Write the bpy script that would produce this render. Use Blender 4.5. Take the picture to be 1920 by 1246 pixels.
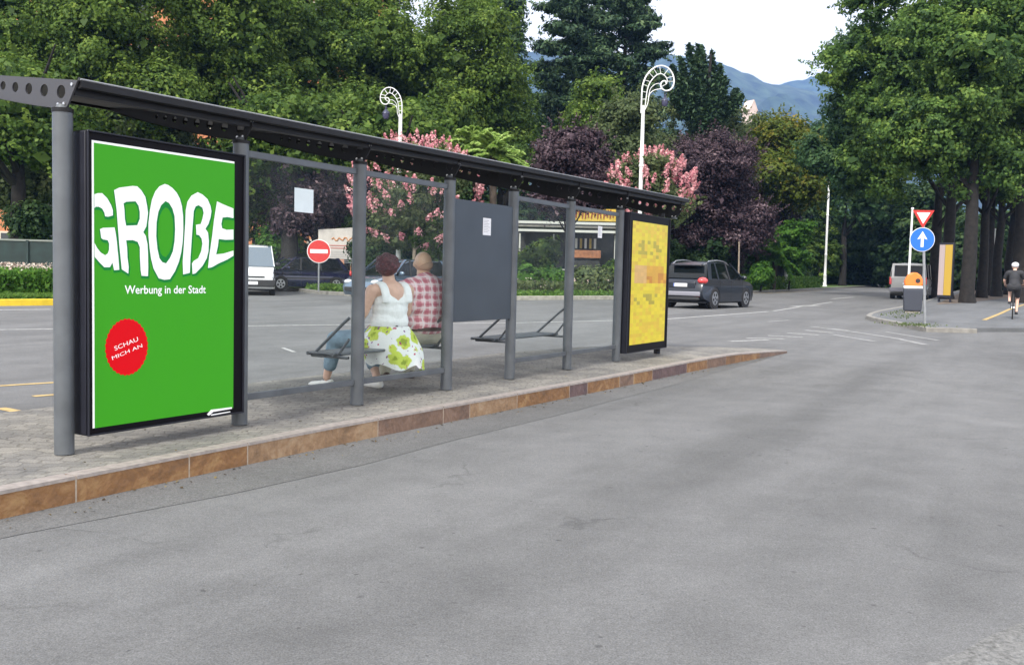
import bpy, bmesh, math, random
import numpy as np
from mathutils import Vector, Matrix
from mathutils.geometry import tessellate_polygon
R = math.radians
S = bpy.context.scene
for o in list(bpy.data.objects): bpy.data.objects.remove(o)
COL = S.collection
PI = math.pi

# ------------------------------------------------------------------ camera
F_PX, PITCH, ROLL, EYE = 1780.0, .0617, .0238, 1.29
cd = bpy.data.cameras.new('camera'); cam = bpy.data.objects.new('camera', cd); COL.objects.link(cam)
cd.sensor_width = 36; cd.lens = F_PX / 1920 * 36; cd.clip_start = .05; cd.clip_end = 12000
cam.matrix_world = Matrix.Translation((0, 0, EYE)) @ Matrix.Rotation(PI/2 - PITCH, 4, 'X') @ Matrix.Rotation(ROLL, 4, 'Z')
S.camera = cam
# ------------------------------------------------------------------ light
SUN_EL, SUN_AZ = R(44), R(208)          # azimuth clockwise from +Y : behind-left of the camera
w = bpy.data.worlds.new('World'); S.world = w; w.use_nodes = True
nt = w.node_tree; nt.nodes.clear()
out = nt.nodes.new('ShaderNodeOutputWorld'); bg = nt.nodes.new('ShaderNodeBackground')
sky = nt.nodes.new('ShaderNodeTexSky'); sky.sky_type = 'NISHITA'; sky.sun_disc = False
sky.sun_elevation = SUN_EL; sky.sun_rotation = SUN_AZ
mx = nt.nodes.new('ShaderNodeMixRGB'); mx.inputs[0].default_value = .86
mx.inputs[2].default_value = (11.6, 11.3, 11.3, 1)       # bright thin overcast
nt.links.new(sky.outputs[0], mx.inputs[1]); nt.links.new(mx.outputs[0], bg.inputs[0])
bg.inputs[1].default_value = .1; nt.links.new(bg.outputs[0], out.inputs[0])
sl = bpy.data.lights.new('sun', 'SUN'); sl.energy = 2.5; sl.angle = R(10); sl.color = (1, .96, .9)
so = bpy.data.objects.new('sun', sl); COL.objects.link(so)
sd = Vector((math.sin(SUN_AZ)*math.cos(SUN_EL), math.cos(SUN_AZ)*math.cos(SUN_EL), math.sin(SUN_EL)))
so.rotation_euler = sd.to_track_quat('Z', 'Y').to_euler()
S.view_settings.view_transform = 'Standard'; S.view_settings.look = 'None'
S.view_settings.gamma = 1; S.view_settings.exposure = .92; S.view_settings.use_curve_mapping = False
S.cycles.max_bounces = 8; S.cycles.transparent_max_bounces = 16; S.cycles.use_denoising = True
S.cycles.volume_bounces = 0

# ------------------------------------------------------------------ photo geometry helpers (used to measure the place)
P1 = np.array([-2.694, 5.692]); TH = .5201
D = np.array([math.sin(TH), math.cos(TH)]); N = np.array([math.cos(TH), -math.sin(TH)])
SH_ROT = math.atan2(D[1], D[0]); PAVE = .14; K = .0105
def ray(u, v):
    a, c = u-960, v-623
    x = a*math.cos(ROLL)+c*math.sin(ROLL); y = -a*math.sin(ROLL)+c*math.cos(ROLL)
    return np.array([x/F_PX, math.cos(PITCH)-y/F_PX*math.sin(PITCH), -math.sin(PITCH)-y/F_PX*math.cos(PITCH)])
def gz(y): return K*min(max(0., y-11), 140)
def ground(u, v, dz=0):
    d = ray(u, v); t = (dz-EYE)/d[2] if d[2] < 0 else 1e9
    if t*d[1] > 11: t = (dz-K*11-EYE)/(d[2]-K*d[1])
    return d*t+np.array([0, 0, EYE])
def atd(u, v, y):
    d = ray(u, v); return d*(y/d[1])+np.array([0, 0, EYE])
def shel(al, perp): return P1+D*al+N*perp

# ------------------------------------------------------------------ materials
def mat(name, col, rough=.6, metal=0., spec=.5, noise=0., nscale=8., bump=0., bscale=60., emit=0., coat=0., col2=None):
    m = bpy.data.materials.new(name); m.use_nodes = True; t = m.node_tree; b = t.nodes['Principled BSDF']
    b.inputs['Base Color'].default_value = (*col, 1); b.inputs['Roughness'].default_value = rough
    b.inputs['Metallic'].default_value = metal; b.inputs['Specular IOR Level'].default_value = spec
    b.inputs['Coat Weight'].default_value = coat
    tc = t.nodes.new('ShaderNodeTexCoord')
    if noise or col2:
        n = t.nodes.new('ShaderNodeTexNoise'); n.inputs['Scale'].default_value = nscale; n.inputs['Detail'].default_value = 5
        t.links.new(tc.outputs['Object'], n.inputs['Vector'])
        r = t.nodes.new('ShaderNodeValToRGB'); r.color_ramp.elements[0].position = .32; r.color_ramp.elements[1].position = .68
        c2 = col2 or col; lo = [max(0, c*(1-noise)) for c in col]; hi = [min(1, c*(1+noise)) for c in c2]
        r.color_ramp.elements[0].color = (*lo, 1); r.color_ramp.elements[1].color = (*hi, 1)
        t.links.new(n.outputs[0], r.inputs[0]); t.links.new(r.outputs[0], b.inputs['Base Color'])
    if bump:
        n2 = t.nodes.new('ShaderNodeTexNoise'); n2.inputs['Scale'].default_value = bscale
        t.links.new(tc.outputs['Object'], n2.inputs['Vector'])
        bp = t.nodes.new('ShaderNodeBump'); bp.inputs['Strength'].default_value = bump; bp.inputs['Distance'].default_value = .02
        t.links.new(n2.outputs[0], bp.inputs['Height']); t.links.new(bp.outputs[0], b.inputs['Normal'])
    if emit:
        b.inputs['Emission Color'].default_value = (*col, 1); b.inputs['Emission Strength'].default_value = emit
    return m

def asphalt(name, base, seed=0., coarse=1.):
    m = bpy.data.materials.new(name); m.use_nodes = True; t = m.node_tree; b = t.nodes['Principled BSDF']
    b.inputs['Roughness'].default_value = .9; b.inputs['Specular IOR Level'].default_value = .25
    L = t.links.new; tc = t.nodes.new('ShaderNodeTexCoord')
    def mp(scale, rot=0., loc=(0, 0, 0)):
        p = t.nodes.new('ShaderNodeMapping'); p.vector_type = 'POINT'
        p.inputs['Scale'].default_value = scale; p.inputs['Rotation'].default_value = (0, 0, rot); p.inputs['Location'].default_value = loc
        L(tc.outputs['Object'], p.inputs['Vector']); return p.outputs[0]
    def noise(vec, sc, det=4, ro=.6):
        n = t.nodes.new('ShaderNodeTexNoise'); n.inputs['Scale'].default_value = sc; n.inputs['Detail'].default_value = det
        n.inputs['Roughness'].default_value = ro; L(vec, n.inputs['Vector']); return n.outputs[0]
    def ramp(fac, a, c, p0, p1):
        r = t.nodes.new('ShaderNodeValToRGB'); r.color_ramp.elements[0].position = p0; r.color_ramp.elements[1].position = p1
        r.color_ramp.elements[0].color = (a, a, a, 1); r.color_ramp.elements[1].color = (c, c, c, 1); L(fac, r.inputs[0]); return r.outputs[0]
    def mul(a, c):
        x = t.nodes.new('ShaderNodeMixRGB'); x.blend_type = 'MULTIPLY'; x.inputs[0].default_value = 1
        L(a, x.inputs[1]); L(c, x.inputs[2]); return x.outputs[0]
    v0 = mp((1, 1, 1), 0, (seed, seed*2, 0))
    vr = mp((1, 1, 1), -(PI/2-TH), (seed, seed, 0)); m2_ = t.nodes.new('ShaderNodeMapping'); m2_.inputs['Scale'].default_value = (.13, 1.0, 1); m2_.inputs['Location'].default_value = (seed, 3+seed, 0); L(vr, m2_.inputs['Vector']); vs = m2_.outputs[0]           # wheel-track stains along the bus lane
    c = ramp(noise(v0, 120*coarse, 3, .85), .48, 1.58, .28, .74)         # stones in the binder
    c = mul(c, ramp(noise(v0, 34*coarse, 4, .75), .84, 1.16, .3, .7))
    c = mul(c, ramp(noise(v0, 2.2, 7, .7), .86, 1.12, .3, .7))
    c = mul(c, ramp(noise(vs, .95, 6, .6), .84, 1.04, .36, .58))
    c = mul(c, ramp(noise(v0, .35, 3, .5), .90, 1.08, .3, .7))
    if seed == 0:      # darker bands polished and oiled by the buses
        sp_ = t.nodes.new('ShaderNodeSeparateXYZ'); L(vr, sp_.inputs[0]); wob = noise(v0, .7, 5, .6)
        for cen, wd_, dk in ((2.07, .42, .86), (.35, .30, .94), (-3.2, .5, .93)):
            a1 = t.nodes.new('ShaderNodeMath'); a1.operation = 'MULTIPLY_ADD'; a1.inputs[1].default_value = 1.6; L(wob, a1.inputs[0]); L(sp_.outputs['Y'], a1.inputs[2])
            a2 = t.nodes.new('ShaderNodeMath'); a2.operation = 'SUBTRACT'; a2.inputs[1].default_value = cen+.8; L(a1.outputs[0], a2.inputs[0]); a3 = t.nodes.new('ShaderNodeMath'); a3.operation = 'ABSOLUTE'; L(a2.outputs[0], a3.inputs[0])
            c = mul(c, ramp(a3.outputs[0], dk, 1., wd_*.25, wd_*1.3))
    # tar spots
    vo = t.nodes.new('ShaderNodeTexVoronoi'); vo.inputs['Scale'].default_value = 3.4; L(v0, vo.inputs['Vector'])
    c = mul(c, ramp(vo.outputs['Distance'], .55, 1.0, .02, .07))
    c = mul(c, ramp(noise(mp((1, 1, 1), 0, (seed+5, 2, 0)), 13, 2, .4), 1.0, .55, .735, .77))
    # fine cracks
    vc = t.nodes.new('ShaderNodeTexVoronoi'); vc.feature = 'DISTANCE_TO_EDGE'; vc.inputs['Scale'].default_value = .33
    dn = t.nodes.new('ShaderNodeTexNoise'); dn.inputs['Scale'].default_value = 1.7; dn.inputs['Detail'].default_value = 6; L(v0, dn.inputs['Vector'])
    ad = t.nodes.new('ShaderNodeMixRGB'); ad.blend_type = 'ADD'; ad.inputs[0].default_value = 1.2; L(v0, ad.inputs[1]); L(dn.outputs['Color'], ad.inputs[2])
    L(ad.outputs[0], vc.inputs['Vector'])
    ck = ramp(vc.outputs['Distance'], .72, 1.0, .0, .006)
    msk = t.nodes.new('ShaderNodeMixRGB'); L(ramp(noise(v0, .6, 2), 0, 1, .52, .58), msk.inputs[0]); msk.inputs[1].default_value = (1, 1, 1, 1); L(ck, msk.inputs[2])
    c = mul(c, msk.outputs[0])
    tint = t.nodes.new('ShaderNodeMixRGB'); tint.blend_type = 'MULTIPLY'; tint.inputs[0].default_value = 1
    tint.inputs[1].default_value = (*base, 1); L(c, tint.inputs[2]); L(tint.outputs[0], b.inputs['Base Color'])
    bp = t.nodes.new('ShaderNodeBump'); bp.inputs['Strength'].default_value = .5; bp.inputs['Distance'].default_value = .004
    L(noise(v0, 150*coarse, 2), bp.inputs['Height']); L(bp.outputs[0], b.inputs['Normal'])
    return m

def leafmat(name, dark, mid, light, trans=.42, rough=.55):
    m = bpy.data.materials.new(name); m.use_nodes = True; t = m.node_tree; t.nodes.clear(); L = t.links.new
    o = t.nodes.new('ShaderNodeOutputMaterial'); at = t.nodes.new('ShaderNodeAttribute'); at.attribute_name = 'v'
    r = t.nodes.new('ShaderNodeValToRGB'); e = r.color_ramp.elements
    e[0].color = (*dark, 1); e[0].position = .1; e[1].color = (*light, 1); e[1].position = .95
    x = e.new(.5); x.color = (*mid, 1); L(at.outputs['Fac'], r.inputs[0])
    p = t.nodes.new('ShaderNodeBsdfPrincipled'); p.inputs['Roughness'].default_value = rough; p.inputs['Specular IOR Level'].default_value = .18
    L(r.outputs[0], p.inputs['Base Color'])
    tr = t.nodes.new('ShaderNodeBsdfTranslucent'); L(r.outputs[0], tr.inputs[0])
    mi = t.nodes.new('ShaderNodeMixShader'); mi.inputs[0].default_value = trans
    L(p.outputs[0], mi.inputs[1]); L(tr.outputs[0], mi.inputs[2]); L(mi.outputs[0], o.inputs[0])
    return m

M = {}
M['asphalt'] = asphalt('asphalt', (.139, .140, .140))
M['asphalt_strip'] = asphalt('asphalt_strip', (.116, .116, .115), 4., .8)
M['asphalt_old'] = asphalt('asphalt_old', (.155, .155, .15), 9., .45)
M['asphalt_path'] = asphalt('asphalt_path', (.135, .14, .145), 15.)
M['paint_faded'] = mat('faded_road_paint', (.23, .23, .225), .8, noise=.3, nscale=9)
M['paint_white'] = mat('road_paint', (.30, .30, .29), .8, noise=.35, nscale=14)
M['paint_yellow'] = mat('road_paint_yellow', (.42, .30, .12), .8, noise=.3, nscale=10)
M['yellow_kerb'] = mat('yellow_kerb_paint', (.62, .44, .02), .7, noise=.12, nscale=5)
M['kerb_grey'] = mat('kerb_grey', (.22, .21, .19), .9, noise=.2, nscale=6)
M['kerb_pale'] = mat('kerb_pale', (.34, .32, .27), .9, noise=.2, nscale=6)
M['joint'] = mat('mortar', (.40, .33, .26), .9, noise=.2, nscale=30)
M['steel'] = mat('painted_steel', (.105, .115, .125), .42, .15, noise=.17, nscale=5)
M['steel_dark'] = mat('roof_steel', (.013, .013, .015), .55, .0, .25, noise=.2, nscale=5)
M['arm'] = mat('arm_steel', (.055, .055, .062), .5, .1)
M['case'] = mat('case_metal', (.020, .021, .030), .45, .1, .3, noise=.15, nscale=5)
M['black'] = mat('black_border', (.004, .003, .005), .5, spec=.12)
M['panel'] = mat('notice_panel', (.050, .062, .075), .4, .1, noise=.08, nscale=3)
M['bolt'] = mat('bolt', (.6, .6, .6), .3, .9)
M['paper'] = mat('paper', (.72, .80, .82), .8, noise=.04, nscale=12)
M['paper2'] = mat('paper_white', (.80, .80, .82), .8, noise=.03, nscale=12)
M['ink'] = mat('print_ink', (.35, .36, .38), .8)
M['green'] = mat('poster_green', (.042, .30, .012), .45, emit=.10, spec=.15)  # slight backlight glow added to keep the print flat and bright
M['green_shadow'] = mat('poster_letter_shadow', (.006, .20, .035), .45, emit=.06, spec=.15)
M['pwhite'] = mat('poster_white', (.85, .85, .85), .4, emit=.12)
M['pred'] = mat('poster_red', (.62, .001, .006), .45, emit=.10, spec=.15)
M['black_rubber'] = mat('rubber', (.02, .02, .02), .85)
M['tyre'] = mat('tyre', (.022, .022, .024), .85)
M['rim'] = mat('alloy', (.42, .43, .45), .3, .8)
M['carglass'] = mat('car_glass', (.006, .008, .009), .05, spec=.3)
M['carglass_pale'] = mat('car_glass_pale', (.10, .13, .16), .04, spec=1.)
M['plastic'] = mat('black_plastic', (.022, .022, .024), .6)
M['plate'] = mat('number_plate', (.75, .76, .78), .4)
M['plateblue'] = mat('plate_blue', (.03, .08, .35), .4)
M['redlamp'] = mat('red_lens', (.70, .05, .05), .12, coat=1)
M['headlamp'] = mat('clear_lens', (.6, .62, .65), .06, spec=1.)
M['chrome'] = mat('chrome', (.7, .7, .72), .15, 1.)
M['dark_paint'] = mat('charcoal_car_paint', (.008, .012, .020), .3, .0, spec=.4, coat=.4)
M['blue_paint'] = mat('dark_blue_car_paint', (.012, .015, .055), .2, .3, coat=1)
M['silverblue_paint'] = mat('grey_blue_car_paint', (.13, .18, .24), .22, .5, coat=1)
M['white_paint'] = mat('white_van_paint', (.66, .67, .68), .25, coat=1)
M['silver_paint'] = mat('silver_van_paint', (.50, .50, .48), .35, .3, coat=1)
M['bumper_grey'] = mat('bumper_grey', (.20, .20, .23), .5)
M['lamp_white'] = mat('lamp_white', (.70, .71, .70), .4, noise=.06, nscale=8)
M['lantern'] = mat('lantern_metal', (.05, .055, .09), .4, .4)
M['lantern_glass'] = mat('lantern_glass', (.06, .06, .11), .2)
M['galv'] = mat('galvanised', (.32, .33, .34), .4, .6, noise=.1, nscale=9)
M['sign_red'] = mat('sign_red', (.52, .025, .02), .35)
M['sign_white'] = mat('sign_white', (.78, .78, .76), .4)
M['sign_blue'] = mat('sign_blue', (.010, .13, .60), .3)
M['bin_grey'] = mat('bin_grey', (.035, .04, .055), .5)
M['orange'] = mat('bin_orange', (.85, .20, .03), .45)
M['bark'] = mat('bark', (.055, .042, .032), .95, noise=.4, nscale=6, bump=.8, bscale=14)
M['bark_dark'] = mat('bark_dark', (.015, .013, .012), .95, noise=.4, nscale=6, bump=.8, bscale=14)
M['bark_pale'] = mat('bark_pale', (.26, .21, .16), .9, noise=.3, nscale=5, bump=.4, bscale=14)
M['skin'] = mat('skin', (.66, .42, .32), .5, noise=.06, nscale=20)
M['scalp'] = mat('tanned_skin', (.62, .40, .26), .4, noise=.06, nscale=20)
M['hair_red'] = mat('hair_dark_red', (.075, .018, .022), .5, noise=.6, nscale=40, bump=.8, bscale=60)
M['tank'] = mat('white_cotton', (.82, .84, .83), .85, noise=.04, nscale=10, bump=.4, bscale=25)
M['jeans'] = mat('light_denim', (.20, .29, .36), .9, noise=.15, nscale=16, bump=.3, bscale=60)
M['khaki'] = mat('beige_cotton', (.42, .40, .32), .9, noise=.08, nscale=16)
M['shoe'] = mat('white_leather', (.70, .70, .66), .5)
M['sole'] = mat('shoe_sole', (.10, .09, .08), .8)
M['belt'] = mat('brown_belt', (.05, .025, .018), .5)
M['cyc_black'] = mat('black_jersey', (.025, .026, .03), .8)
M['helmet'] = mat('white_helmet', (.70, .72, .75), .3)
M['terracotta'] = mat('terracotta_render', (.48, .19, .09), .9, noise=.12, nscale=1.5)
M['window_dark'] = mat('window_dark', (.03, .035, .04), .1)
M['shutter'] = mat('shutter_green', (.03, .07, .05), .6)
M['trim'] = mat('pale_trim', (.55, .48, .40), .8)
M['dark_green_fence'] = mat('dark_green_fence', (.010, .025, .024), .6, noise=.3, nscale=4)
M['fence_cap'] = mat('fence_cap', (.20, .22, .20), .5)
M['yellow_fascia'] = mat('yellow_fascia', (.55, .38, .05), .5, noise=.2, nscale=4)
M['redbrown'] = mat('red_brown_lettering', (.25, .05, .02), .5)
M['awning'] = mat('awning_bar', (.55, .56, .52), .6)
M['counter'] = mat('orange_brown_wood', (.30, .12, .05), .6, noise=.3, nscale=6)
M['kiosk_dark'] = mat('kiosk_inside', (.03, .03, .028), .7)
M['board'] = mat('board_pale', (.52, .48, .44), .7, noise=.06, nscale=5)
M['board_orange'] = mat('board_orange', (.55, .22, .06), .7)
M['board_red'] = mat('board_red', (.45, .12, .10), .7)
M['stone_wall'] = mat('pale_stone', (.42, .37, .32), .9, noise=.2, nscale=5)
M['soil'] = mat('bare_soil', (.13, .10, .075), .95, noise=.4, nscale=2.5, bump=.4, bscale=8)
M['lawn'] = mat('lawn_soil', (.055, .10, .022), .95, noise=.4, nscale=3, col2=(.10, .17, .035))
M['hill'] = mat('forested_hill', (.012, .026, .018), .95, noise=.75, nscale=.03, bump=0, col2=(.035, .055, .03))
M['church'] = mat('pale_pink_render', (.62, .50, .45), .9)
M['rooftile'] = mat('roof_tile', (.35, .16, .10), .9)
LM = {}
LM['green'] = leafmat('leaf_green', (0.035, 0.073, 0.015), (0.098, 0.169, 0.031), (0.231, 0.319, 0.060))
LM['lime'] = leafmat('leaf_lime_tree', (0.039, 0.077, 0.015), (0.114, 0.189, 0.032), (0.265, 0.354, 0.064))
LM['blue'] = leafmat('leaf_blue_green', (0.026, 0.066, 0.026), (0.068, 0.138, 0.052), (0.166, 0.256, 0.088))
LM['chestnut'] = leafmat('leaf_park_tree', (0.037, 0.080, 0.023), (0.104, 0.191, 0.042), (0.269, 0.377, 0.074))
LM['yellowing'] = leafmat('leaf_yellowing', (.05, .085, .012), (.13, .17, .022), (.30, .23, .04))
LM['grey'] = leafmat('leaf_grey_green', (0.046, 0.072, 0.028), (0.113, 0.152, 0.062), (0.225, 0.264, 0.115))
LM['conifer'] = leafmat('needle_green', (0.018, 0.040, 0.020), (0.045, 0.088, 0.040), (0.112, 0.169, 0.069), .1)
LM['purple'] = leafmat('leaf_purple', (0.029, 0.018, 0.025), (0.082, 0.053, 0.066), (0.225, 0.159, 0.171), .2)
LM['pink'] = leafmat('blossom_pink', (.48, .16, .20), (.72, .34, .37), (.85, .58, .56), .3)
LM['palm'] = leafmat('palm_frond', (.10, .18, .035), (.24, .37, .08), (.44, .56, .18), .3)
LM['fresh'] = leafmat('leaf_fresh', (.03, .09, .012), (.08, .19, .025), (.16, .30, .05))
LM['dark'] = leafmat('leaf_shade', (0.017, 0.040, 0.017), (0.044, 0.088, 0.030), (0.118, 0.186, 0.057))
LM['grass'] = leafmat('grass_blade', (.05, .11, .02), (.10, .20, .035), (.20, .31, .07))
LM['flower'] = leafmat('meadow_flower', (.35, .22, .18), (.55, .45, .38), (.75, .72, .62), .2)
LM['redflower'] = leafmat('red_flower', (.35, .04, .02), (.55, .12, .04), (.65, .25, .10), .2)

def glassmat():
    m = bpy.data.materials.new('shelter_glass'); m.use_nodes = True; t = m.node_tree; t.nodes.clear(); L = t.links.new
    o = t.nodes.new('ShaderNodeOutputMaterial'); tr = t.nodes.new('ShaderNodeBsdfTransparent'); tr.inputs[0].default_value = (.965, .985, .98, 1)
    gl = t.nodes.new('ShaderNodeBsdfGlossy'); gl.inputs['Roughness'].default_value = .02; gl.inputs[0].default_value = (1, 1, 1, 1)
    fr0 = t.nodes.new('ShaderNodeFresnel'); fr0.inputs[0].default_value = 1.45; ge = t.nodes.new('ShaderNodeNewGeometry'); iv = t.nodes.new('ShaderNodeMath'); iv.operation = 'SUBTRACT'; iv.inputs[0].default_value = 1; L(ge.outputs['Backfacing'], iv.inputs[1]); fr = t.nodes.new('ShaderNodeMath'); fr.operation = 'MULTIPLY'; L(fr0.outputs[0], fr.inputs[0]); L(iv.outputs[0], fr.inputs[1]); f9 = fr; fr = t.nodes.new('ShaderNodeMath'); fr.operation = 'MULTIPLY'; fr.inputs[1].default_value = .20; L(f9.outputs[0], fr.inputs[0])
    df = t.nodes.new('ShaderNodeBsdfDiffuse'); df.inputs[0].default_value = (.6, .63, .62, 1)
    n = t.nodes.new('ShaderNodeTexNoise'); n.inputs['Scale'].default_value = 3; n.inputs['Detail'].default_value = 6
    tc = t.nodes.new('ShaderNodeTexCoord'); L(tc.outputs['Object'], n.inputs['Vector'])
    r = t.nodes.new('ShaderNodeMapRange'); r.inputs[1].default_value = .35; r.inputs[2].default_value = .75; r.inputs[3].default_value = .0; r.inputs[4].default_value = .022
    L(n.outputs[0], r.inputs[0])
    m1 = t.nodes.new('ShaderNodeMixShader'); L(fr.outputs[0], m1.inputs[0]); L(tr.outputs[0], m1.inputs[1]); L(gl.outputs[0], m1.inputs[2])
    m2 = t.nodes.new('ShaderNodeMixShader'); L(r.outputs[0], m2.inputs[0]); L(m1.outputs[0], m2.inputs[1]); L(df.outputs[0], m2.inputs[2])
    L(m2.outputs[0], o.inputs[0]); return m
M['glass'] = glassmat()

def paving():
    m = bpy.data.materials.new('stone_setts'); m.use_nodes = True; t = m.node_tree; b = t.nodes['Principled BSDF']; L = t.links.new
    b.inputs['Roughness'].default_value = .85
    tc = t.nodes.new('ShaderNodeTexCoord')
    wn = t.nodes.new('ShaderNodeTexNoise'); wn.inputs['Scale'].default_value = 5; L(tc.outputs['Object'], wn.inputs['Vector'])
    ad = t.nodes.new('ShaderNodeMixRGB'); ad.blend_type = 'ADD'; ad.inputs[0].default_value = .16; L(tc.outputs['Object'], ad.inputs[1]); L(wn.outputs['Color'], ad.inputs[2])
    br = t.nodes.new('ShaderNodeTexBrick'); L(ad.outputs[0], br.inputs['Vector'])
    br.inputs['Scale'].default_value = 1; br.inputs['Brick Width'].default_value = .12; br.inputs['Row Height'].default_value = .10
    br.inputs['Mortar Size'].default_value = .010; br.inputs['Mortar Smooth'].default_value = .6; br.offset = .5
    br.inputs['Color1'].default_value = (.165, .160, .152, 1); br.inputs['Color2'].default_value = (.225, .215, .198, 1); br.inputs['Mortar'].default_value = (.135, .128, .116, 1)
    n = t.nodes.new('ShaderNodeTexNoise'); n.inputs['Scale'].default_value = 2.2; n.inputs['Detail'].default_value = 8; L(tc.outputs['Object'], n.inputs['Vector'])
    r = t.nodes.new('ShaderNodeValToRGB'); r.color_ramp.elements[0].color = (.66, .66, .66, 1); r.color_ramp.elements[1].color = (1.22, 1.2, 1.12, 1)
    r.color_ramp.elements[0].position = .3; r.color_ramp.elements[1].position = .7; L(n.outputs[0], r.inputs[0])
    x = t.nodes.new('ShaderNodeMixRGB'); x.blend_type = 'MULTIPLY'; x.inputs[0].default_value = 1; L(br.outputs[0], x.inputs[1]); L(r.outputs[0], x.inputs[2])
    n3 = t.nodes.new('ShaderNodeTexNoise'); n3.inputs['Scale'].default_value = 90; L(tc.outputs['Object'], n3.inputs['Vector'])
    r3 = t.nodes.new('ShaderNodeValToRGB'); r3.color_ramp.elements[0].color = (.8, .8, .8, 1); r3.color_ramp.elements[1].color = (1.2, 1.2, 1.2, 1)
    r3.color_ramp.elements[0].position = .35; r3.color_ramp.elements[1].position = .65; L(n3.outputs[0], r3.inputs[0])
    x2 = t.nodes.new('ShaderNodeMixRGB'); x2.blend_type = 'MULTIPLY'; x2.inputs[0].default_value = 1; L(x.outputs[0], x2.inputs[1]); L(r3.outputs[0], x2.inputs[2])
    L(x2.outputs[0], b.inputs['Base Color'])
    bp = t.nodes.new('ShaderNodeBump'); bp.inputs['Strength'].default_value = .4; bp.inputs['Distance'].default_value = .008
    L(br.outputs['Fac'], bp.inputs['Height']); bp.invert = True; L(bp.outputs[0], b.inputs['Normal'])
    return m
M['paving'] = paving()
def porphyry(name, c1, c2, c3):
    m = mat(name, c1, .55, noise=.0001, nscale=5, col2=c2, bump=.4, bscale=22); t = m.node_tree
    r = [n for n in t.nodes if n.type == 'VALTORGB'][0]; e = r.color_ramp.elements.new(.5); e.color = (*c3, 1)
    n = [n for n in t.nodes if n.type == 'TEX_NOISE'][0]; n.inputs['Detail'].default_value = 8; n.inputs['Roughness'].default_value = .7; n.inputs['Distortion'].default_value = .6
    return m
M['por_o'] = porphyry('porphyry_orange', (.15, .082, .04), (.38, .23, .10), (.25, .125, .048))
M['por_b'] = porphyry('porphyry_brown', (.115, .078, .06), (.26, .17, .12), (.19, .115, .078))
M['por_t'] = porphyry('porphyry_tan', (.18, .11, .06), (.40, .28, .17), (.30, .185, .10))
M['por_p'] = porphyry('porphyry_purple', (.085, .055, .055), (.19, .12, .11), (.13, .08, .075))
M['por_edge'] = mat('porphyry_edge', (.25, .22, .20), .7, noise=.2, nscale=20)

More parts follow.
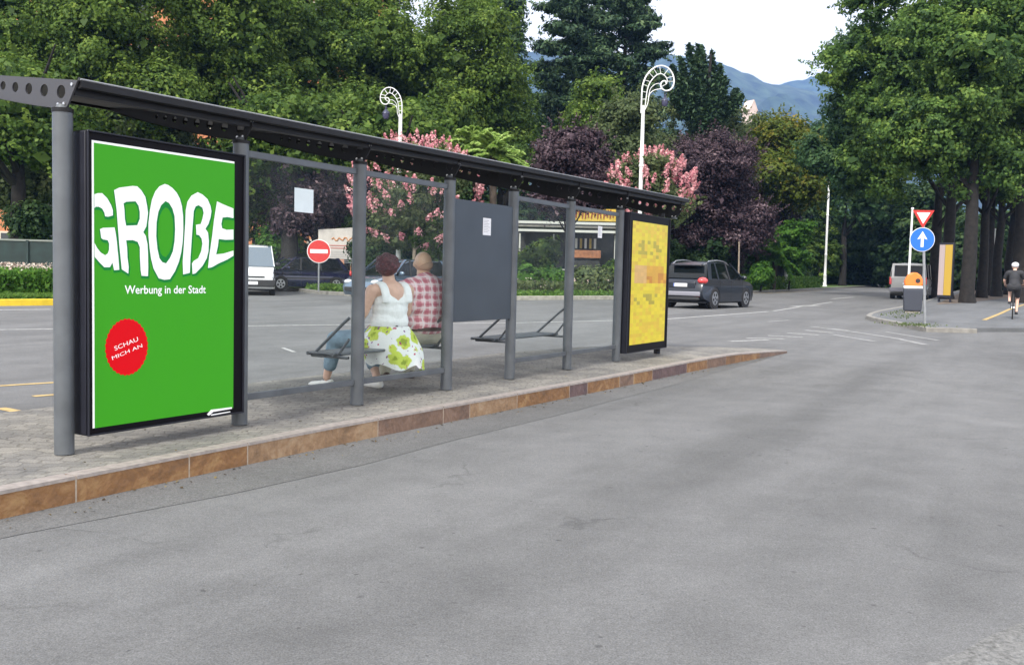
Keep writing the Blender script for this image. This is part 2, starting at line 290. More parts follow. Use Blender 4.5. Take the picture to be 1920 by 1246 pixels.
# ------------------------------------------------------------------ mesh helpers
class MB:
    def __init__(s): s.v = []; s.f = []; s.sm = []
    def add(s, vs, fs, smooth=False):
        o = len(s.v); s.v += [tuple(map(float, p)) for p in vs]; s.f += [tuple(i+o for i in f) for f in fs]; s.sm += [smooth]*len(fs); return s
    def box(s, c, d, rz=0., rx=0., ry=0.):
        m = Matrix.Rotation(rz, 3, 'Z') @ Matrix.Rotation(ry, 3, 'Y') @ Matrix.Rotation(rx, 3, 'X')
        vs = [Vector(c)+m @ Vector((x*d[0]/2, y*d[1]/2, z*d[2]/2)) for x in (-1, 1) for y in (-1, 1) for z in (-1, 1)]
        return s.add(vs, [(0, 1, 3, 2), (4, 6, 7, 5), (0, 4, 5, 1), (2, 3, 7, 6), (0, 2, 6, 4), (1, 5, 7, 3)])
    def tube(s, pts, rad, n=10, cap=True, squash=None):
        pts = [Vector(p) for p in pts]; k = len(pts)
        rad = list(rad) if hasattr(rad, '__len__') else [rad]*k
        t0 = (pts[1]-pts[0]).normalized(); a = t0.orthogonal().normalized(); vs = []
        for i, p in enumerate(pts):
            t = ((pts[min(i+1, k-1)]-p).normalized()+(p-pts[max(i-1, 0)]).normalized())
            t = t.normalized() if t.length > 1e-9 else t0
            a = (a-t*a.dot(t)).normalized(); b = t.cross(a)
            for j in range(n):
                q = 2*PI*j/n; vs.append(p+(a*math.cos(q)+b*math.sin(q))*rad[i])
        fs = [(i*n+j, i*n+(j+1) % n, (i+1)*n+(j+1) % n, (i+1)*n+j) for i in range(k-1) for j in range(n)]
        s.add(vs, fs, True)
        if cap:
            o = len(s.v)-len(vs); s.f += [tuple(o+j for j in reversed(range(n))), tuple(o+(k-1)*n+j for j in range(n))]; s.sm += [False]*2
        return s
    def bar(s, p0, p1, wd, ht, up=(0, 0, 1)):
        p0, p1 = Vector(p0), Vector(p1); t = (p1-p0).normalized(); u = Vector(up); r = t.cross(u).normalized(); u = r.cross(t)
        vs = [p+r*(x*wd/2)+u*(z*ht/2) for p in (p0, p1) for x, z in ((-1, -1), (1, -1), (1, 1), (-1, 1))]
        return s.add(vs, [(0, 1, 2, 3), (7, 6, 5, 4), (0, 4, 5, 1), (1, 5, 6, 2), (2, 6, 7, 3), (3, 7, 4, 0)])
    def prism(s, poly, fn, a, b, smooth=False):
        """poly: 2D outline; fn(x,y,h) -> 3D; faces at h=a and h=b"""
        n = len(poly); vs = [fn(x, y, a) for x, y in poly]+[fn(x, y, b) for x, y in poly]
        tri = tessellate_polygon([[Vector((x, y, 0)) for x, y in poly]])
        fs = [tuple(t) for t in tri]+[tuple(i+n for i in reversed(t)) for t in tri]+[(i, (i+1) % n, n+(i+1) % n, n+i) for i in range(n)]
        return s.add(vs, fs, smooth)
    def ell(s, c, r, n=14, m=9, rot=None):
        c = Vector(c); vs = []; rm = rot or Matrix.Identity(3)
        for i in range(m+1):
            th = PI*i/m
            for j in range(n):
                q = 2*PI*j/n; vs.append(c+rm @ Vector((r[0]*math.sin(th)*math.cos(q), r[1]*math.sin(th)*math.sin(q), r[2]*math.cos(th))))
        fs = [(i*n+j, (i+1)*n+j, (i+1)*n+(j+1) % n, i*n+(j+1) % n) for i in range(m) for j in range(n)]
        return s.add(vs, fs, True)
    def cap(s, p0, p1, r0, r1, n=12):
        s.tube([p0, p1], [r0, r1], n); s.ell(p0, (r0,)*3, n, 8); s.ell(p1, (r1,)*3, n, 8); return s
    def lathe(s, prof, c=(0, 0, 0), n=20):
        vs = [(c[0]+r*math.cos(2*PI*j/n), c[1]+r*math.sin(2*PI*j/n), c[2]+z) for r, z in prof for j in range(n)]
        fs = [(i*n+j, i*n+(j+1) % n, (i+1)*n+(j+1) % n, (i+1)*n+j) for i in range(len(prof)-1) for j in range(n)]
        return s.add(vs, fs, True)
    def build(s, name, m, parent=None, bevel=0., seg=2, loc=None, rotz=0., remesh=0., smooth=None, subsurf=0):
        me = bpy.data.meshes.new(name); me.from_pydata(s.v, [], s.f); me.update()
        me.polygons.foreach_set('use_smooth', s.sm)
        bm = bmesh.new(); bm.from_mesh(me); bmesh.ops.remove_doubles(bm, verts=bm.verts, dist=1e-6)
        bmesh.ops.recalc_face_normals(bm, faces=bm.faces); 
        bm.to_mesh(me); bm.free()
        if smooth is not None: me.polygons.foreach_set('use_smooth', [smooth]*len(me.polygons))
        if not remesh: me.set_sharp_from_angle(angle=R(42))
        me.materials.append(m) if not isinstance(m, (list, tuple)) else [me.materials.append(q) for q in m]
        o = bpy.data.objects.new(name, me); COL.objects.link(o)
        if parent: o.parent = parent
        if loc is not None: o.location = loc
        o.rotation_euler = (0, 0, rotz)
        if remesh:
            r = o.modifiers.new('remesh', 'REMESH'); r.mode = 'VOXEL'; r.voxel_size = remesh; r.use_smooth_shade = True
            q = o.modifiers.new('smooth', 'SMOOTH'); q.factor = .6; q.iterations = 4
        if bevel:
            b = o.modifiers.new('bevel', 'BEVEL'); b.width = bevel; b.segments = seg; b.limit_method = 'ANGLE'; b.angle_limit = R(35)
            b.harden_normals = False
        if subsurf:
            q = o.modifiers.new('sub', 'SUBSURF'); q.levels = q.render_levels = subsurf
        return o
def tag(o, label=None, cat=None, group=None, kind=None):
    if label: o['label'] = label
    if cat: o['category'] = cat
    if group: o['group'] = group
    if kind: o['kind'] = kind
    return o
def thing(name, label, cat, loc=(0, 0, 0), rotz=0., group=None):
    o = bpy.data.objects.new(name, None); COL.objects.link(o); o.location = loc; o.rotation_euler = (0, 0, rotz)
    o.empty_display_size = .2; return tag(o, label, cat, group)
def flat(poly, name, m, dz, thick=0., kind='structure', sub=0):
    """polygon of ground points laid on the sloping ground, raised by dz; thick>0 gives it sides"""
    b = MB()
    if thick: b.prism([(p[0], p[1]) for p in poly], lambda x, y, h: (x, y, gz(y)+h), dz-thick, dz)
    else:
        n = len(poly); tri = tessellate_polygon([[Vector((p[0], p[1], 0)) for p in poly]])
        b.add([(p[0], p[1], gz(p[1])+dz) for p in poly], [tuple(t) for t in tri])
    o = b.build(name, m); 
    if kind: o['kind'] = kind
    return o
def densify(poly, step=2.0):
    r = []
    for i in range(len(poly)):
        a = np.array(poly[i][:2], float); b = np.array(poly[(i+1) % len(poly)][:2], float); k = max(1, int(np.linalg.norm(b-a)/step))
        r += [tuple(a+(b-a)*j/k) for j in range(k)]
    return r
def text_mesh(txt, x0, x1, z0, z1, bold=0.0):
    """returns list of (verts2d, faces) of text fitted into the rectangle"""
    c = bpy.data.curves.new('t', 'FONT'); c.body = txt; c.offset = bold; c.resolution_u = 3
    o = bpy.data.objects.new('t', c); COL.objects.link(o); dg = bpy.context.evaluated_depsgraph_get(); dg.update()
    me = bpy.data.meshes.new_from_object(o.evaluated_get(dg)); v = np.array([p.co[:2] for p in me.vertices]); f = [tuple(p.vertices) for p in me.polygons]
    bpy.data.objects.remove(o); bpy.data.curves.remove(c); bpy.data.meshes.remove(me)
    mn, mxx = v.min(0), v.max(0); v = (v-mn)/(mxx-mn)*np.array([x1-x0, z1-z0])+np.array([x0, z0]); return v, f

# ------------------------------------------------------------------ foliage
rng = np.random.default_rng(7)
def leaf_mesh(name, P, Nn, size, vv, m, parent=None, aspect=1.5, loc=None):
    n = len(P); a = rng.normal(size=(n, 3)); Nn = Nn/np.linalg.norm(Nn, axis=1, keepdims=True)
    T = np.cross(Nn, a); T /= np.linalg.norm(T, axis=1, keepdims=True); B = np.cross(Nn, T)
    s = (size if hasattr(size, '__len__') else np.full(n, size))[:, None]
    bend = Nn*s*.22
    V = np.stack([P-T*s*aspect/2-bend, P+B*s/2, P+T*s*aspect/2-bend, P-B*s/2], 1).reshape(-1, 3)
    me = bpy.data.meshes.new(name); me.vertices.add(4*n); me.vertices.foreach_set('co', V.astype(np.float32).ravel())
    idx = np.arange(4*n, dtype=np.int32); me.loops.add(4*n); me.loops.foreach_set('vertex_index', idx)
    me.polygons.add(n); me.polygons.foreach_set('loop_start', idx[::4]); me.polygons.foreach_set('loop_total', np.full(n, 4, np.int32))
    at = me.attributes.new('v', 'FLOAT', 'POINT'); at.data.foreach_set('value', np.repeat(vv, 4).astype(np.float32))
    me.update(); me.validate(); me.materials.append(m)
    o = bpy.data.objects.new(name, me); COL.objects.link(o)
    if parent: o.parent = parent
    if loc is not None: o.location = loc
    return o
def clumps(blobs, nc, per, rc, shell=.45, flatten=1., up=.5):
    """leaf points gathered in clumps spread through a set of ellipsoids [(centre, radii)]"""
    vol = np.array([np.prod(r) for c, r in blobs])**.75; pick = rng.choice(len(blobs), nc, p=vol/vol.sum())
    C = np.array([b[0] for b in blobs], float)[pick]; Rr = np.array([b[1] for b in blobs], float)[pick]
    d = rng.normal(size=(nc, 3)); d /= np.linalg.norm(d, axis=1, keepdims=True)
    rad = rng.random(nc)**shell*.98; cc = C+d*Rr*rad[:, None]
    cr = rc*rng.uniform(.55, 1.35, nc); co = rng.normal(0, .16, nc)
    k = rng.integers(max(2, per//2), int(per*1.5), nc); ix = np.repeat(np.arange(nc), k)
    e = rng.normal(size=(len(ix), 3)); e /= np.linalg.norm(e, axis=1, keepdims=True); q = rng.random(len(ix))**.5
    e2 = e*q[:, None]; e2[:, 2] *= flatten*.75
    P = cc[ix]+e2*cr[ix][:, None]
    Nn = e*.9+d[ix]*.55+np.array([0, 0, up])+rng.normal(size=e.shape)*.45
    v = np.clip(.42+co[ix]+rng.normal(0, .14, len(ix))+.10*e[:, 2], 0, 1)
    return P, Nn, v
def crown(parent, blobs, nc, per, rc, size, m, name='crown', shell=.45, flatten=1., aspect=1.5, core=True, up=.5, bias=0.):
    P, Nn, v = clumps(blobs, nc, per, rc, shell, flatten, up); sz = size*rng.uniform(.6, 1.35, len(P))
    ns = max(8, nc//3) if name == 'crown' else 0
    if ns:     # leafy shoots that break up the outline
        pk = rng.integers(0, len(blobs), ns); C0 = np.array([b_[0] for b_ in blobs], float)[pk]; R0 = np.array([b_[1] for b_ in blobs], float)[pk]
        d = rng.normal(size=(ns, 3)); d /= np.linalg.norm(d, axis=1, keepdims=True); st = C0+d*R0*.92; ax = d+np.array([0, 0, .45])+rng.normal(size=d.shape)*.3; ax /= np.linalg.norm(ax, axis=1, keepdims=True)
        L_ = rc*rng.uniform(.7, 2.0, ns); m_ = 22; q_ = rng.random((ns, m_, 1)); off = rng.normal(size=(ns, m_, 3))*(.16*rc*(1.15-q_))
        Pz = (st[:, None]+ax[:, None]*q_*L_[:, None, None]+off).reshape(-1, 3); P = np.vstack([P, Pz]); Nn = np.vstack([Nn, rng.normal(size=Pz.shape)+np.array([0, 0, .7])])
        v = np.r_[v, np.clip(np.repeat(rng.normal(.5, .15, ns), m_)+rng.normal(0, .12, len(Pz)), 0, 1)]; sz = np.r_[sz, size*rng.uniform(.5, 1.1, len(Pz))]
    if core:   # sparse big inner leaves so that a dense crown is not see-through
        P2, N2, v2 = clumps([(c, tuple(x*.72 for x in r)) for c, r in blobs], max(12, nc//3), 9, rc*1.1, .6)
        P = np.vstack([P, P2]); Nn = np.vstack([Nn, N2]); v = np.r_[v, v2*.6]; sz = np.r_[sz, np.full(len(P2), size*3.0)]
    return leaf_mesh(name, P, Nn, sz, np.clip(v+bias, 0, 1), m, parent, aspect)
def trunk(parent, h, r, limbs, m, lean=0., spread=2.0, name='trunk', base=1.25):
    b = MB(); rr = random.Random(int(h*100+r*1000))
    pts = [(lean*t*h+rr.uniform(-.05, .05)*h*.2*(t > 0), rr.uniform(-.04, .04)*h*.2*(t > 0), h*t) for t in (0, .06, .3, .6, 1)]
    b.tube(pts, [r*base*1.15, r*base*.92, r*.92, r*.8, r*.45], 10)
    for i in range(limbs):
        a = rr.uniform(0, 2*PI); t = rr.uniform(.55, .95); p0 = Vector(pts[0]).lerp(Vector(pts[-1]), t); L = spread*rr.uniform(.7, 1.2)
        p1 = p0+Vector((math.cos(a)*L*.5, math.sin(a)*L*.5, L*.5)); p2 = p1+Vector((math.cos(a)*L*.5, math.sin(a)*L*.5, L*.75))
        b.tube([p0, p1, p2], [r*.42, r*.28, r*.1], 6)
    return b.build(name, m, parent)
def tree(name, label, u, dep, vtop, vbot, hw, leaf, nc=260, per=60, size=.20, rc=.75, bark='bark_dark', group='trees in the park', tr=.28, nb=9, ragged=.55,
         cat='tree', flatten=1., shell=.45, aspect=1.5, uc=None, up=.5, squash=1., core=True, base=1.25):
    k = F_PX/dep; g = atd(u, 520, dep); x = g[0]; z0 = gz(dep)+.1
    ztop = atd(u, vtop, dep)[2]-z0; zbot = max(.2, atd(u, vbot, dep)[2]-z0); rw = hw/k
    t = thing(name, label, cat, (x, dep, z0), 0, group); rr = random.Random(int(u*7+dep*13+vtop*3))
    hc = (ztop-zbot)/2; zc = (ztop+zbot)/2; ox = ((uc-u)/k if uc is not None else 0.); blobs = [((ox, 0, zc), (rw*.66, rw*.66*squash, hc*.80))]
    for i in range(nb):
        a = rr.uniform(0, 2*PI); zz = rr.uniform(-.75, .85); rad = rw*math.sqrt(max(.05, 1-zz*zz))*rr.uniform(.45, .75)
        s = rw*rr.uniform(.25, ragged); blobs.append(((ox+math.cos(a)*rad, math.sin(a)*rad*squash, zc+zz*hc*.85), (s, s, s*rr.uniform(.6, .95))))
    crown(t, blobs, nc, per, rc, size, LM[leaf], shell=shell, flatten=flatten, aspect=aspect, up=up, core=core)
    trunk(t, max(zbot+hc*.5, 1), tr, 5, M[bark], spread=min(rw, hc)*.5, base=base)
    return t

# ================================================================== SETTING
# one ground sheet to the horizon
ys = [-60, -30, -10, 0, 4, 8, 11]+list(range(13, 152, 3))+[200, 400, 900, 2000, 3900]; xs = [-3800, -1200, -300, -100, -50, -20, -8, 0, 8, 20, 50, 100, 300, 1200, 3800]
b = MB(); b.add([(x, y, gz(y)) for y in ys for x in xs], [(j*len(xs)+i, j*len(xs)+i+1, (j+1)*len(xs)+i+1, (j+1)*len(xs)+i) for j in range(len(ys)-1) for i in range(len(xs)-1)])
b.build('ground', M['asphalt'])['kind'] = 'structure'

G2 = lambda u, v, dz=0: tuple(ground(u, v, dz)[:2])
# park beyond the road : left block (to the side street) and right block
far = [(400, 165), (-200, 165)]
left_front = [(-60, 20), (-14.2, 24.5)] + [G2(0, 573), G2(95, 572), (-11.3, 26.3), (-11.6, 29), (-17, 46), (-34, 90), (-90, 90)]
flat(densify(left_front, 3), 'lawn', M['lawn'], .13, .2)
line_k = [G2(560, 546), G2(600, 551), G2(640, 553.5), G2(700, 558), G2(820, 561), G2(975, 562), G2(1150, 561), G2(1250, 552.5), G2(1330, 551), G2(1410, 549), G2(1530, 543), G2(1640, 537), (62, 150)]
right_block = line_k+[(-60, 150), (-32, 95), (-16, 52), (-10.6, 43)]
flat(densify(right_block, 3), 'lawn', M['lawn'], .12, .2)
def kerb_run(pts, name, m, wd=.16, h0=-.02, h1=.135, step=2.5):
    P = []
    for a, c in zip(pts[:-1], pts[1:]):
        a, c = np.array(a[:2]), np.array(c[:2]); k = max(1, int(np.linalg.norm(c-a)/step)); P += [a+(c-a)*i/k for i in range(k)]
    P.append(np.array(pts[-1][:2])); b = MB(); vs = []
    for i, p in enumerate(P):
        t = P[min(i+1, len(P)-1)]-P[max(i-1, 0)]; t = t/np.linalg.norm(t); n = np.array([-t[1], t[0]])
        for s, h in ((-wd/2, h0), (-wd/2, h1), (wd/2, h1), (wd/2, h0)): q = p+n*s; vs.append((q[0], q[1], gz(q[1])+h))
    b.add(vs, [(i*4+j, i*4+j+1, i*4+j+5, i*4+j+4) for i in range(len(P)-1) for j in range(3)]+[(0, 1, 2, 3), tuple(len(vs)-4+j for j in (3, 2, 1, 0))])
    o = b.build(name, m, bevel=.015); o['kind'] = 'structure'; return o
kerb_run([(-60, 20), (-14.2, 24.5), G2(0, 573), G2(95, 572), (-11.3, 26.3)], 'kerb', M['yellow_kerb'], .22, -.02, .17)
kerb_run([(-11.3, 26.5), (-11.6, 29), (-17, 46), (-34, 90)], 'kerb', M['kerb_grey'])
kerb_run([(-10.6, 43), G2(560, 546), G2(600, 551), G2(640, 553.5), G2(700, 558), G2(820, 561)], 'kerb', M['kerb_grey'])
kerb_run([G2(820, 561), G2(975, 562), G2(1150, 561)], 'kerb', M['kerb_pale'], .35, -.02, .15)
kerb_run([G2(1150, 561), G2(1250, 552.5), G2(1330, 551), G2(1410, 549), G2(1530, 543), G2(1640, 537), (62, 150)], 'kerb', M['kerb_grey'])
# right-hand side: corner of the tree-lined footway
arc = [G2(1740, 622), G2(1705, 615), G2(1670, 608), G2(1640, 602), G2(1628, 598), G2(1634, 593), G2(1650, 588), G2(1690, 580), G2(1745, 565), G2(1780, 553), (48, 100), (60, 150)]
foot = arc+[(160, 150), (120, 60), (60, 40), (22, 27.5), (14, 24.2)]
flat(densify(foot, 3), 'pavement', M['asphalt_path'], .10, .15)
kerb_run([(11.2, 22.9)]+arc[:11], 'kerb', M['kerb_grey'], .15, -.02, .112)
soil = [G2(1755, 571, .1), G2(1800, 568, .1), G2(1860, 562, .1), G2(1925, 553, .1), (75, 80), (110, 140), (60, 140), (40, 84), G2(1785, 556, .1)]
flat(densify(soil, 3), 'ground', M['soil'], .108)
# island pavement under the shelter
def A(al, w): p = shel(al, -w); return (p[0], p[1])
isl = [(-14, -.60), (-4, -.58), (0, -.52), (2, -.53), (4.3, -.62), (6.5, -.70), (8.6, -.80), (10.5, -.94), (12.0, -1.08), (12.75, -1.12), (13.05, -1.0), (12.9, -.6), (12.2, -.1), (11, .6), (9.5, 1.25), (8, 1.6), (4, 1.75), (0, 1.75), (-14, 1.75)]
def isl_z(al): return PAVE*min(1, max(0., (13.2-al)/3.0))**.7 if al > 10.2 else PAVE
isd = []
for i in range(len(isl)):
    a = np.array(isl[i]); c = np.array(isl[(i+1) % len(isl)]); k = max(1, int(np.linalg.norm(c-a)/.5)); isd += [tuple(a+(c-a)*j/k) for j in range(k)]
b = MB(); b.prism(isd, lambda x, y, h: (*A(x, y), gz(A(x, y)[1])+(isl_z(x)+.004 if h > 0 else -.05)), -1, 1)
b.build('pavement', M['paving'])['kind'] = 'structure'
# porphyry kerb: boundaries measured from the photo
kb = tag(thing('kerb', None, None), kind='structure')
kerb_line = isl[:11]
def wf(al):
    for (a0, w0), (a1, w1) in zip(kerb_line[:-1], kerb_line[1:]):
        if a0 <= al <= a1: return w0+(w1-w0)*(al-a0)/(a1-a0)
    return kerb_line[-1][1]
def al_of(u, v): 
    g = ground(u, v, PAVE); return float((g[:2]-P1) @ D)
cuts = [-14, -12.9, -11.7, -10.8, -9.5, -8.2, -7.4, -6.0, -4.8, -3.9, -2.9, -1.75, -1.2, al_of(148, 895), al_of(358, 853), al_of(468, 832), al_of(717, 786), al_of(840, 764), al_of(889, 755), al_of(978, 739), al_of(1085, 722), al_of(1120, 716), al_of(1180, 705), al_of(1205, 700), al_of(1240, 693), 8.6, 9.3, 10.0, 10.6, 11.4, 12.2, 12.75]
cols = ['por_o', 'por_b', 'por_o', 'por_b', 'por_p', 'por_o', 'por_o', 'por_b', 'por_o', 'por_o', 'por_p', 'por_b', 'por_o', 'por_o', 'por_o', 'por_t', 'por_b', 'por_b', 'por_t', 'por_o', 'por_p', 'por_o', 'por_b', 'por_o', 'por_p', 'por_o', 'por_b', 'por_o', 'por_o', 'por_b', 'por_b']
for i in range(len(cuts)-1):
    a0, a1 = cuts[i]+.006, cuts[i+1]-.006; k = max(1, int((a1-a0)/.4)); b = MB(); e = MB(); vs = []; ve = []
    for j in range(k+1):
        a = a0+(a1-a0)*j/k; w0 = wf(a); hz = isl_z(a)+.006
        for dw, h in ((-.10, -.05), (-.10, hz-.018), (.0, hz-.001), (.0, -.05)): p = A(a, w0+dw); vs.append((p[0], p[1], gz(p[1])+h))
        for dw, h in ((-.104, hz-.018), (-.10, hz), (.012, hz), (.012, hz-.018)): p = A(a, w0+dw); ve.append((p[0], p[1], gz(p[1])+h))
    fs = [(q*4+r, q*4+r+1, q*4+r+5, q*4+r+4) for q in range(k) for r in range(3)]+[(0, 1, 2, 3), tuple(4*k+r for r in (3, 2, 1, 0))]
    st = b.add(vs, fs).build('kerb_stone', M[cols[i]], kb)
    e.add(ve, fs).build('arris', M['por_edge'], st)
    if i:  # mortar joint
        a = cuts[i]; w0 = wf(a); hz = isl_z(a); q = MB(); s = []
        for aa in (a-.006, a+.006):
            for dw, h in ((-.099, -.04), (-.099, hz-.005), (.02, hz-.005), (.02, -.04)): p = A(aa, w0+dw); s.append((p[0], p[1], gz(p[1])+h))
        q.add(s, [(0, 1, 2, 3), (7, 6, 5, 4), (0, 4, 5, 1), (1, 5, 6, 2)]).build('mortar_joint', M['joint'], kb)
# repaired asphalt strip along the kerb, older coarse patch at bottom right
def strip(al0, al1, w0, w1f, name, m, dz):
    n = 24; up = [A(al0+(al1-al0)*i/n, w0(al0+(al1-al0)*i/n)) for i in range(n+1)]; dn = [A(al0+(al1-al0)*i/n, w1f(al0+(al1-al0)*i/n)) for i in range(n, -1, -1)]
    return flat(up+dn, name, m, dz)
strip(-14, 12.3, lambda a: wf(a)-.09, lambda a: -1.22-.05*math.sin(a*1.9)*(.3)-.012*math.sin(a*7)+(.35*min(1, max(0, (.9-a)/2.5))), 'road_repair', M['asphalt_strip'], .0025)
pt = [G2(1690, 1262), G2(1745, 1243), G2(1800, 1222), G2(1850, 1197), G2(1890, 1180), G2(1940, 1157), (4.5, 3.6), (5, 0), (0, 0), (.9, 2.2)]
flat([(p[0]+random.Random(i).uniform(-.01, .01), p[1]) for i, p in enumerate(densify(pt, .12))], 'road_repair', M['asphalt_old'], .004)
# road markings
def stripe(pts, wd, m='paint_white', name='road_marking', dz=.004):
    P = [np.array(p[:2]) for p in pts]; L, Rr = [], []
    for i, p in enumerate(P):
        t = P[min(i+1, len(P)-1)]-P[max(i-1, 0)]; t = t/np.linalg.norm(t); n = np.array([-t[1], t[0]]); L.append(p+n*wd/2); Rr.append(p-n*wd/2)
    b = MB(); k = len(P); b.add([(q[0], q[1], gz(q[1])+dz) for q in L]+[(q[0], q[1], gz(q[1])+dz) for q in Rr], [(i, i+1, k+i+1, k+i) for i in range(k-1)])
    o = b.build(name, M[m]); o['kind'] = 'structure'; return o
def dens(pts, st=1.5):
    r = []
    for a, c in zip(pts[:-1], pts[1:]):
        a, c = np.array(a), np.array(c); k = max(1, int(np.linalg.norm(c-a)/st)); r += [a+(c-a)*j/k for j in range(k)]
    return r+[np.array(pts[-1])]
stripe(dens([G2(-260, 620), G2(0, 618), G2(95, 617), G2(460, 611), G2(700, 608), G2(970, 605), G2(1110, 602), G2(1250, 598), G2(1440, 584)]), .16)
stripe(dens([(-22, 22.3), G2(0, 581), G2(95, 580)]), .25)
stripe(dens([G2(1450, 583), G2(1560, 566)]), .14); stripe(dens([G2(1490, 575), G2(1530, 572)]), .5)
stripe(dens([G2(1560, 560), G2(1600, 557)]), .3); stripe(dens([G2(1250, 552.5), G2(1440, 549.5), G2(1560, 543)], 3)[:-1], .12, 'paint_yellow')
for a, c in (((0, 765), (40, 773)), ((62, 743), (130, 738)), ((-60, 727), (120, 716))): stripe(dens([G2(*a), G2(*c)], .3), .10, 'paint_yellow')
# hatched nose marking of the island
outl = [G2(1368, 640), G2(1440, 630), G2(1530, 618), G2(1600, 611), G2(1640, 609)]

for (a, c) in (((1368, 640), (1440, 637)), ((1400, 634), (1470, 635)), ((1440, 629), (1505, 632)), ((1476, 624), (1535, 628)), ((1510, 619), (1562, 624)), ((1545, 615), (1592, 619))):
    stripe(dens([G2(*a), G2(*c)]), .15)
stripe(dens([G2(1520, 612), G2(1600, 622), G2(1680, 634), G2(1735, 646)]), .16, 'paint_faded'); stripe(dens([G2(1560, 627), G2(1640, 640)]), .14, 'paint_faded')
stripe(dens([G2(1660, 622), G2(1760, 638)]), .12, 'paint_faded')
stripe(dens([G2(1845, 600, .1), G2(1875, 588, .1), G2(1892, 580, .1), G2(1960, 558, .1)], 1), .13, 'paint_yellow', dz=.106)
for (u, v, u2, v2) in ((530, 652, 552, 660), (1440, 603, 1480, 600)): stripe(dens([G2(u, v), G2(u2, v2)]), .07)

# mountains
def ridge(pts, y0, depth, name, m, seed):
    """pts: (u,v) of the crest, built at distance y0"""
    cr = [atd(u, v, y0) for u, v in pts]; X = np.array([p[0] for p in cr]); Z = np.array([p[2] for p in cr]); n = 220; q = 30; r2 = np.random.default_rng(seed)
    xx = np.linspace(X[0], X[-1], n); zz = np.interp(xx, X, Z); k = np.cumsum(r2.normal(0, 1, n)); k -= np.linspace(k[0], k[-1], n); zz = zz+k*.8+r2.normal(0, 2.0, n)
    vs = []; fr = r2.normal(0, 1, (n, q)); 
    for _ in range(4): fr = (np.roll(fr, 1, 0)+fr*2+np.roll(fr, -1, 0))/4
    for j in range(q):
        t = j/(q-1)
        for i in range(n):
            h = zz[i]*(1-t)**1.15+fr[i, j]*60*math.sin(PI*t)
            vs.append((xx[i]+40*math.sin(i*.21+j*.3)*t, y0-depth*t+fr[i, j]*40*t, max(-2, h)))
    o0 = len(vs); vs += [(xx[i], y0+depth*.8, -5) for i in range(n)]
    fs = [(j*n+i, j*n+i+1, (j+1)*n+i+1, (j+1)*n+i) for j in range(q-1) for i in range(n-1)]+[(i, o0+i, o0+i+1, i+1) for i in range(n-1)]
    b = MB(); b.add(vs, fs, True); o = b.build(name, m); o['kind'] = 'structure'; return o
ridge([(-900, 330), (-200, 200), (300, 150), (700, 110), (960, 92), (1060, 100), (1180, 105), (1238, 97), (1300, 103), (1345, 113), (1400, 134), (1440, 152), (1470, 154), (1530, 170), (1700, 230), (2300, 420)], 2500, 1300, 'hills', M['hill'], 3)
ridge([(900, 430), (1250, 300), (1400, 200), (1440, 166), (1475, 150), (1500, 147), (1540, 134), (1568, 122), (1620, 118), (1750, 112), (1900, 130), (2600, 250)], 3300, 1400, 'hills', M['hill'], 5)

# ================================================================== SHELTER
shl = thing('bus_shelter', 'long dark grey steel and glass bus shelter with a perforated-arm roof on the paved island', 'bus shelter', (P1[0], P1[1], PAVE), SH_ROT)
# local frame: x along the shelter, y towards the main road (away from the camera), z up
posts = [0.0, 1.42, 2.77, 4.14, 5.39, 6.79, 8.28, 9.94]
for i, a in enumerate(posts):
    if i == 7:
        MB().tube([(a, .05, 0), (a, .05, 2.1)], .05, 20).build('post', M['steel_dark'], shl); continue
    h = 2.05; b = MB(); b.tube([(a, 0, 0), (a, 0, h)], .057, 28); p = b.build('post', M['steel'], shl)
    MB().tube([(a, 0, h-.012), (a, 0, h+.012)], .0605, 28).build('post_cap', M['steel_dark'], p)
# roof: rear edge at y=-.12 z~2.23 (above paving), rises a little towards the road
RZ0, RZ1, RD = 2.235, 2.42, 1.45      # height of rear edge, front edge and depth
def roof_z(y): return RZ0+(RZ1-RZ0)*(y+.12)/(RD+.12)
X0, X1 = .012, 10.55
SL = lambda x: .0132*x-.036          # the roof climbs very slightly along the platform
xs_r = list(np.linspace(X0, X1, 12))
def roof_part(prof, name, m, x0=X0, x1=X1):
    MB().prism(prof, lambda y, z, x: (x, y, z+SL(x)), x0, x1).build(name, M[m], shl)
roof_part([(-.12, RZ0-.012), (RD, RZ1-.012), (RD, RZ1+.012), (-.12, RZ0+.012)], 'roof', 'steel_dark')
roof_part([(-.155, RZ0-.022), (-.135, RZ0-.030), (-.12, RZ0-.022), (-.12, RZ0+.014), (-.14, RZ0+.022), (-.155, RZ0+.014)], 'roof_gutter', 'steel_dark', X0, X1+.02)
MB().tube([(x, -.150, RZ0+.024+SL(x)) for x in (X0, X1+.02)], .006, 6).build('roof_edge_trim', M['galv'], shl)
roof_part([(RD, RZ1-.03), (RD+.02, RZ1-.03), (RD+.02, RZ1+.015), (RD, RZ1+.015)], 'roof_fascia', 'steel_dark')
roof_part([(-.10, RZ0-.065), (-.04, RZ0-.065), (-.04, RZ0-.015), (-.10, RZ0-.015)], 'rear_beam', 'steel_dark')
